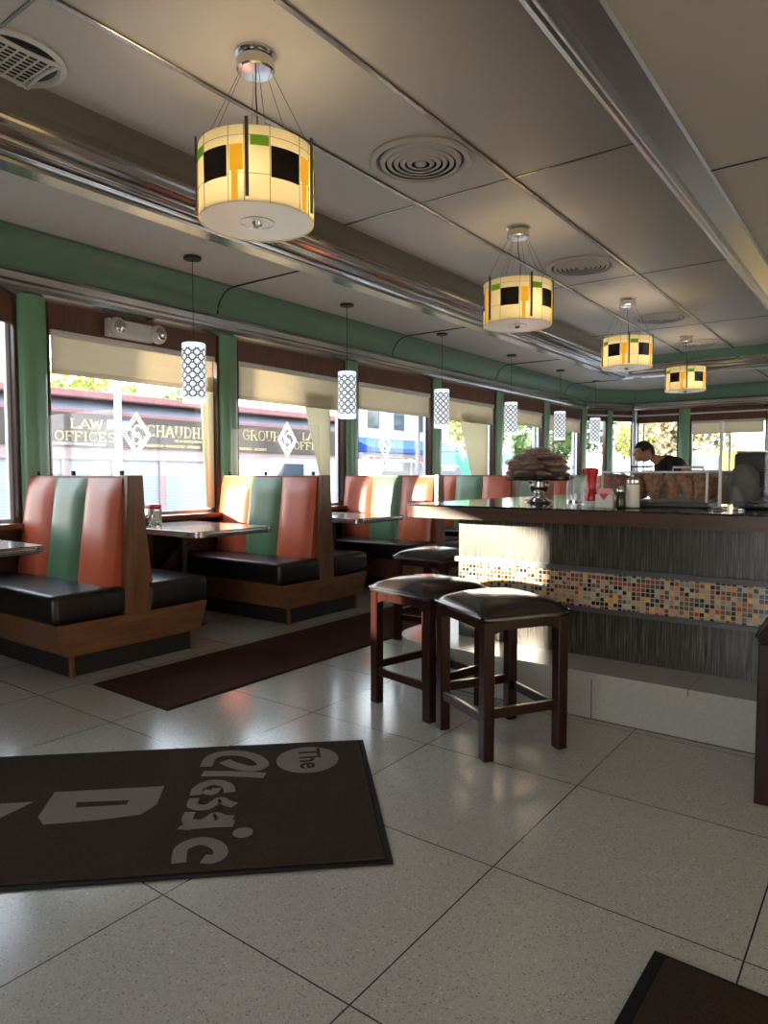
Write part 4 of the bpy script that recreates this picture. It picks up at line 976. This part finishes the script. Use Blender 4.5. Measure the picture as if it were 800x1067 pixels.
m = MB(); m.box(-.1, .06, 2, 24.5, 1.74, 2.12); m.box(-.1, .02, 2, 24.5, GZ, .05); m.build('shutter_housing', 'band_pink', t, 0)
ys = [2.1, 4.4, 7.6, 10.9, 12.55, 14.3, 17.5, 20.7, 23.9]
for a, b in zip(ys, ys[1:]):
    m = MB(); m.box(-.12, -.04, a+.12, b-.12, .05, 1.74); m.build('roll_shutter', 'shutter', t, 0)
    m = MB(); m.box(-.12, .04, b-.12, b+.12, .05, 1.74); m.build('pier', 'band_pink', t, 0)
RX = (PI/2, 0, PI/2)
def arcp(cx, cy, rx, ry, a0, a1, n=8): return [(cx+rx*cos(math.radians(a0+(a1-a0)*i/n)), cy+ry*sin(math.radians(a0+(a1-a0)*i/n))) for i in range(n+1)]
GL = {'L': [[(.15,1),(.15,0)], [(.15,0),(.62,0),(.62,.2)]], 'A': [[(.05,0),(.36,1)], [(.36,1),(.67,0)], [(.16,.33),(.56,.33)]], 'W': [[(.0,1),(.2,0)], [(.2,0),(.4,.8)], [(.4,.8),(.6,0)], [(.6,0),(.8,1)]],
 'O': [arcp(.38,.5,.30,.5,0,360,16)], 'F': [[(.15,1),(.15,0)], [(.15,1),(.62,1),(.62,.82)], [(.15,.52),(.48,.52)]], 'I': [[(.2,1),(.2,0)]], 'C': [arcp(.40,.5,.30,.5,48,312,14)], 'E': [[(.15,1),(.15,0)], [(.15,1),(.60,1),(.60,.82)], [(.15,.52),(.48,.52)], [(.15,0),(.62,0),(.62,.2)]],
 'S': [arcp(.35,.75,.22,.25,40,270,9)+arcp(.35,.25,.24,.25,90,-140,9)], 'H': [[(.13,1),(.13,0)], [(.57,1),(.57,0)], [(.13,.5),(.57,.5)]], 'U': [[(.12,1),(.12,.3)]+arcp(.35,.3,.23,.3,180,360,8)+[(.58,.3),(.58,1)]],
 'D': [[(.13,1),(.13,0)], [(.13,1),(.3,1)]+arcp(.3,.5,.33,.5,90,-90,10)+[(.13,0)]], 'R': [[(.13,1),(.13,0)], [(.13,1),(.35,1)]+arcp(.35,.75,.24,.25,90,-90,8)+[(.13,.5)], [(.33,.5),(.62,0)]], 'G': [arcp(.40,.5,.30,.5,48,345,14)+[(.69,.45),(.45,.45)]],
 'P': [[(.13,1),(.13,0)], [(.13,1),(.35,1)]+arcp(.35,.73,.24,.27,90,-90,8)+[(.13,.46)]], 'Y': [[(.03,1),(.33,.45)], [(.63,1),(.33,.45)], [(.33,.45),(.33,0)]]}
SERIF = {'L': [(.15,1),(.15,0)], 'A': [(.05,0),(.67,0)], 'W': [(0,1),(.4,.83),(.8,1)], 'F': [(.15,1),(.15,0)], 'I': [(.2,1),(.2,0)], 'E': [(.15,1),(.15,0)], 'H': [(.13,1),(.13,0),(.57,1),(.57,0)], 'U': [(.12,1),(.58,1)], 'D': [(.13,1),(.13,0)], 'R': [(.13,1),(.13,0),(.62,0)], 'P': [(.13,1),(.13,0)], 'Y': [(.03,1),(.63,1),(.33,0)], 'O': [], 'C': [], 'S': [], 'G': []}
WD = {'I': .42, 'W': .92, 'L': .70, 'F': .70, 'S': .68}
def serif_word(word, y, z, h, width):
    tot = sum(WD.get(c, .78) for c in word); sx = width/tot; xx = y
    for c in word:
        m = MB(); th = .15*h
        for st_ in GL[c]:
            pts = [Vector((xx+p[0]*sx, z+p[1]*h)) for p in st_]
            for p, q in zip(pts, pts[1:]):
                d = (q-p).normalized(); nn = Vector((-d.y, d.x)); e = d*th*.32
                w_ = th/2*(1.0 if abs(d.y) > .5 else .62)
                m.prism([tuple(p-e+nn*w_), tuple(q+e+nn*w_), tuple(q+e-nn*w_), tuple(p-e-nn*w_)], .12, .15, 'x')
        for (u, v) in SERIF[c]:
            Y_, Z_ = xx+u*sx, z+v*h; m.prism([(Y_-.13*sx, Z_-.035*h), (Y_+.13*sx, Z_-.035*h), (Y_+.13*sx, Z_+.035*h), (Y_-.13*sx, Z_+.035*h)], .12, .152, 'x')
        m.build('sign_letter', 'sign_gold', sgn, 0); xx += WD.get(c, .78)*sx
def lett(body, y, z, size, mat='sign_gold', sx=1., off=.012): return text('sign_lettering', body, size, mat, sgn, (.13, y, z), RX, .02, off, 'LEFT', sx)
serif_word('LAW', 11.0, 2.68, .27, 1.10); serif_word('OFFICES', 10.52, 2.30, .27, 1.98)
serif_word('CHAUDHRY', 13.62, 2.55, .36, 2.95); serif_word('GROUP', 17.75, 2.60, .36, 2.0)
serif_word('LAW', 21.0, 2.72, .28, 1.15); serif_word('OFFICES', 20.5, 2.32, .30, 2.3)
lett('ACCIDENTS \u2022 PERSONAL INJURY', 10.38, 2.16, .125, 'sign_white', .98, .002)
lett('IMMIGRATION \u2022 MALPRACTICE \u2022 WORKERS', 13.5, 2.19, .13, 'sign_gold', .9, .002); lett('107-24 MYRTLE AVENUE', 14.7, 2.38, .12, 'sign_gold', 1., .002)
lett('INSURANCE  \u2022  ACCIDENTS', 17.6, 2.2, .14, 'sign_gold', .8, .002)
m = MB(); m.tube([(.14, 10.15+.22*cos(a), 2.62+.22*sin(a)) for a in [2*PI*i/20 for i in range(21)]], .03, 6); m.tube([(.14, 10.15+.10*cos(a), 2.62+.12*sin(a)) for a in [1+i*.5 for i in range(9)]], .025, 6); m.build('round_emblem', 'sign_gold', sgn)
# awnings/parapet beyond
t = thing('red_awning', 'red and white striped canopy above the law office roof line', 'awning', (-31.5, 26.5, 4.2))
for i in range(6):
    m = MB(); m.prism([(0, 0), (1.6, .0), (0, 2.2)], -2+i*.9, -2+i*.9+.9, 'y'); m.build('stripe', 'awning_red' if i % 2 == 0 else 'sign_white', t, 0)
# street pole with one-way sign
t = thing('street_pole', 'white street pole outside with a small blue and white street sign', 'pole', (-14, 8.88, GZ))
m = MB(); m.tube([(0, 0, 0), (0, 0, 7.0)], .075, 12); m.build('pole', 'white_frame', t)
m = MB(); m.box(-.01, .02, -.27, .33, 2.62, 2.84, .01, 1); sg = m.build('street_sign', 'car_blue', t)
m = MB(); m.box(.021, .024, -.24, .30, 2.65, 2.81); m.build('sign_face', 'sign_white', sg, 0)
text('sign_text', 'ONE WAY', .13, 'black', sg, (.026, -.22, 2.69), RX, .002, 0, 'LEFT', .85)
m = MB(); m.lathe([(0, 0), (.16, 0), (.16, .05), (.09, .1), (.08, .3)], 14); m.build('base', 'white_frame', t)
# pale building with blue awning
t = thing('pale_building', 'pale pink siding building with a blue awning and red lettering, beyond the law office', 'building', (-21, 25.5, 0))
m = MB(); m.box(-8, 0, 0, 9, GZ, 7.5); m.build('wall', 'pale_siding', t, 0)
for y in (1.2, 3.4, 5.6):
    m = MB(); m.box(-.02, .06, y, y+1.0, 3.6, 5.2); w_ = m.build('window', 'car_glass', t, 0)
    m = MB(); m.box(.0, .1, y-.08, y, 3.5, 5.3); m.box(.0, .1, y+1., y+1.08, 3.5, 5.3); m.build('frame', 'sign_white', w_, 0)
m = MB(); m.prism([(0, 3.1), (1.4, 2.55), (1.4, 2.35), (0, 2.35)], -.2, 9, 'y'); m.build('awning', 'awning_blue', t, 0)
m = MB(); m.box(0, .9, -.2, 9, 1.5, 2.33); sb_ = m.build('sign_band', 'sign_white', t, 0)
text('sign_text', 'DELI  PIZZA  GROCERY', .62, 'awning_red', sb_, (.92, .3, 1.68), RX, .02, .01)
m = MB()
for i in range(4): m.box(-.02, .05, .5+i*2.2, 2.2+i*2.2, GZ+.2, 1.4)
m.build('shopfront', 'car_glass', t, 0)
# vehicles
def vehicle(kind, lab, cat, loc, rz, paint, L=4.6, Wd=1.85, H=1.45):
    t = thing(kind, lab, cat, loc, rz)
    h = Wd/2
    if kind in ('van', 'truck'):
        body = [(-L/2, .35), (L/2, .35), (L/2, .95), (L/2-.5, 1.15), (L/2-1.15, H), (-L/2+.05, H), (-L/2, H-.15)]
        glassp = [(L/2-.62, 1.16), (L/2-1.2, H-.12), (L/2-1.9, H-.12), (L/2-1.9, 1.12)]; gl2 = [(-L/2+.5, 1.15), (-L/2+1.7, 1.15), (-L/2+1.7, H-.2), (-L/2+.5, H-.2)]
    else:
        body = [(-L/2, .35), (L/2, .35), (L/2, .70), (L/2-1.1, .86), (L/2-1.75, H), (-L/2+1.1, H), (-L/2+.35, .92), (-L/2, .80)]
        glassp = [(L/2-1.2, .88), (L/2-1.8, H-.07), (0, H-.07), (0, .88)]; gl2 = [(-.08, .88), (-.08, H-.07), (-L/2+1.1, H-.07), (-L/2+.5, .9)]
    m = MB(); m.prism(body, -h, h, 'y', .05); m.build('body', paint, t)
    for g_ in (glassp, gl2):
        m = MB(); m.prism(g_, -h-.008, h+.008, 'y'); m.build('window', 'car_glass', t, 0)
    for x in (-L/2+.85, L/2-.85):
        for s in (-1, 1):
            m = MB(); m.lathe([(0, -.11), (.30, -.11), (.33, -.07), (.33, .07), (.30, .11), (0, .11)], 22); w = m.build('wheel', 'rubber', t); w.location = (x, s*(h-.08), .33); w.rotation_euler = (PI/2, 0, 0)
    for s in (-1, 1):
        m = MB(); m.box(-L/2-.02, -L/2+.08, s*(h-.15)-.1, s*(h-.15)+.1, .72, .92, .02); m.build('tail_light', 'red_light', t)
    return t
vehicle('van', 'white van parked across the street behind the second window', 'van', (-13.2, 13.7, GZ), -PI/2, 'car_white', 5.2, 1.9, 2.02)
vehicle('pickup_cab', 'white pickup parked nose to tail with the white van', 'truck', (-13.0, 19.2, GZ), -PI/2, 'car_white', 4.8, 1.9, 1.95)
vehicle('car', 'white car outside the third window, under the green-topped vehicle', 'car', (-10.6, 14.2, GZ), PI/2, 'car_white', 4.4, 1.8, 2.0)
vehicle('truck', 'green-roofed truck behind the third window', 'truck', (-14.0, 25.0, GZ), -PI/2, 'paint_green', 5.0, 2.0, 2.5)
vehicle('car', 'pink-red car outside the fifth window', 'car', (-9.6, 21.0, GZ), PI/2, 'car_pink', 4.4, 1.8, 1.95)
vehicle('car', 'silver car outside, seen beyond the far corner windows', 'car', (-8.4, 27.5, GZ), PI/2, 'car_silver', 4.4, 1.8, 2.0)
vehicle('van', 'yellow van outside the far window right of the green pilaster', 'van', (-4.3, 27.0, GZ), 0, 'car_yellow', 4.6, 1.9, 2.45)
vehicle('car', 'blue car outside the far window behind the black-shirted person', 'car', (-8.2, 31.0, GZ), .2, 'car_blue', 4.4, 1.8, 1.75)
# trees
def tree(loc, h, r, leaf, lab, n=1500, sq=.85, ls=.16):
    t = thing('tree', lab, 'tree', loc, random.uniform(0, 6))
    m = MB(); m.tube([(0, 0, 0), (.05, .02, h*.4), (-.04, .05, h*.75)], [.16, .12, .05], 8)
    for i in range(5):
        a = i*1.3; m.tube([(0, 0, h*.42+.1*i), (r*.5*cos(a), r*.5*sin(a), h*.62+.15*i)], [.06, .02], 6)
    m.build('trunk', 'bark', t)
    U = random.uniform
    m = MB(); cl = [(U(-.62, .62)*r, U(-.62, .62)*r, h*.70+U(-.5, .5)*r*sq, r*U(.25, .40)) for _ in range(16)]
    for i in range(n):
        c = cl[i % 16]; d = Vector((random.gauss(0, 1), random.gauss(0, 1), random.gauss(0, 1))).normalized()*c[3]*random.uniform(.6, 1.05)
        p = Vector(c[:3])+d; u = Vector((random.gauss(0, 1), random.gauss(0, 1), random.gauss(0, 1))).normalized(); w = u.cross(Vector((random.gauss(0, 1), random.gauss(0, 1), 1))).normalized(); s = ls*random.uniform(.6, 1.4)
        m.b.faces.new([m.b.verts.new(p+u*s), m.b.verts.new(p+w*s*.6), m.b.verts.new(p-u*s), m.b.verts.new(p-w*s*.6)])
    m.build('foliage', leaf, t, 0)
tree((-28.5, 15.8, GZ), 6.2, 2.5, 'leaf_yellow', 'yellow-green tree above the law office roof, left of the street pole', 2200)
tree((-28.2, 21.3, GZ), 6.2, 2.5, 'leaf_green', 'green tree above the law office roof, right of the street pole', 2200)
tree((-17.0, 36.5, GZ), 5.6, 3.0, 'leaf_green', 'dense green tree seen through the fourth window', 3600)
tree((-25, 44.0, GZ), 7.0, 3.4, 'leaf_yellow', 'light green tree seen beside the fourth pendant lamp', 2400)
tree((-17.5, 45.0, GZ), 7.0, 3.3, 'leaf_green', 'green tree seen through the fifth window', 2800)
tree((-10.2, 40.0, GZ), 6.4, 3.2, 'leaf_yellow', 'pale tree seen through the far corner windows', 3200)
tree((-7.6, 32.6, GZ), 5.4, 2.6, 'leaf_autumn', 'tree in autumn colours behind the black-shirted person', 3600, 1.2)
tree((-2.6, 38.5, GZ), 6.4, 3.1, 'leaf_autumn', 'autumn tree behind the yellow van', 3400, 1.2)
tree((2.0, 33.5, GZ), 6.0, 2.9, 'leaf_autumn', 'pale autumn tree behind the acrylic guard', 2400, 1.2)
SD = Vector((.48, .877, 0)).normalized(); SN = Vector((.877, -.48, 0)).normalized()
tp = SD*-9.2+SN*-5.3
vehicle('truck', 'unseen white box truck added behind the viewer to block the sun', 'truck', (tp.x, tp.y, GZ), math.atan2(SD.y, SD.x), 'car_white', 5.6, 2.6, 4.1)  # added out of view to keep direct sun off the near booths
t = thing('sun_block_building', 'unseen brick building added behind the viewer to block the sun', 'building', tuple(SD*-16+SN*-10.3+Vector((0, 0, GZ))), math.atan2(SN.y, SN.x))  # invented out-of-view block that keeps sun off the farther booths
m = MB(); m.box(-2.73, 2.73, -2, 2, 0, 7.0); m.build('wall', 'brick_pink', t, 0)
for i in range(3):
    for j in range(2):
        m = MB(); m.box(-2.1+i*1.6, -1.1+i*1.6, 1.98, 2.06, 1.2+j*2.8, 2.8+j*2.8); m.build('window', 'car_glass', t, 0)
m = MB(); m.box(-2.85, 2.85, -2.1, 2.1, 6.8, 7.2); m.build('cornice', 'band_pink', t, 0)
t = thing('sun_block_trunk', 'unseen bare trunk added behind the viewer to split the sunlight', 'tree', tuple(SD*-7.5+SN*-7.13+Vector((0, 0, GZ))))  # added out of view; its shadow breaks the sun patch on a booth
m = MB(); m.tube([(0, 0, 0), (.01, 0, 2.5), (-.02, .02, 5.)], [.15, .13, .11], 12); m.build('trunk', 'bark', t)
m = MB(); m.tube([(0, 0, 3.9), (.9, .1, 4.9)], [.05, .02], 6); m.build('branch', 'bark', t)

# ------------------------------------------------------------------ light
w = bpy.data.worlds.new('world'); bpy.context.scene.world = w; w.use_nodes = True
nt = w.node_tree; bg = nt.nodes['Background']
tc = nt.nodes.new('ShaderNodeTexCoord'); sp = nt.nodes.new('ShaderNodeSeparateXYZ'); nt.links.new(tc.outputs['Generated'], sp.inputs[0])
rp = nt.nodes.new('ShaderNodeValToRGB'); nt.links.new(sp.outputs[2], rp.inputs[0]); rp.color_ramp.elements[0].position = .0; rp.color_ramp.elements[0].color = (1., .97, .92, 1)
rp.color_ramp.elements[1].position = .5; rp.color_ramp.elements[1].color = (.72, .84, 1., 1); nt.links.new(rp.outputs[0], bg.inputs[0]); bg.inputs[1].default_value = 3.1
sl = bpy.data.lights.new('sun', 'SUN'); sl.energy = 15; sl.angle = math.radians(.7); sl.color = (1., .86, .66)
so = bpy.data.objects.new('sun', sl); C.objects.link(so); EL = math.radians(8.0)
so.rotation_euler = Vector((.48*cos(EL), .877*cos(EL), -sin(EL))).to_track_quat('-Z', 'Y').to_euler()
for i, y in enumerate(DY):
    for k in range(3):
        pl = bpy.data.lights.new('drum_bulb_light', 'POINT'); pl.energy = .85; pl.color = (1., .85, .63); pl.shadow_soft_size = .03
        po = bpy.data.objects.new('drum_bulb_light', pl); C.objects.link(po); a = 2*PI*k/3+[0, .5, 1., .2][i]+.9; po.location = (LX+.15*cos(a), y+.15*sin(a), ZU-.70)
vs_ = bpy.context.scene.view_settings; vs_.view_transform = 'Standard'; vs_.look = 'None'; vs_.gamma = 1; vs_.exposure = 1.33; vs_.use_curve_mapping = False
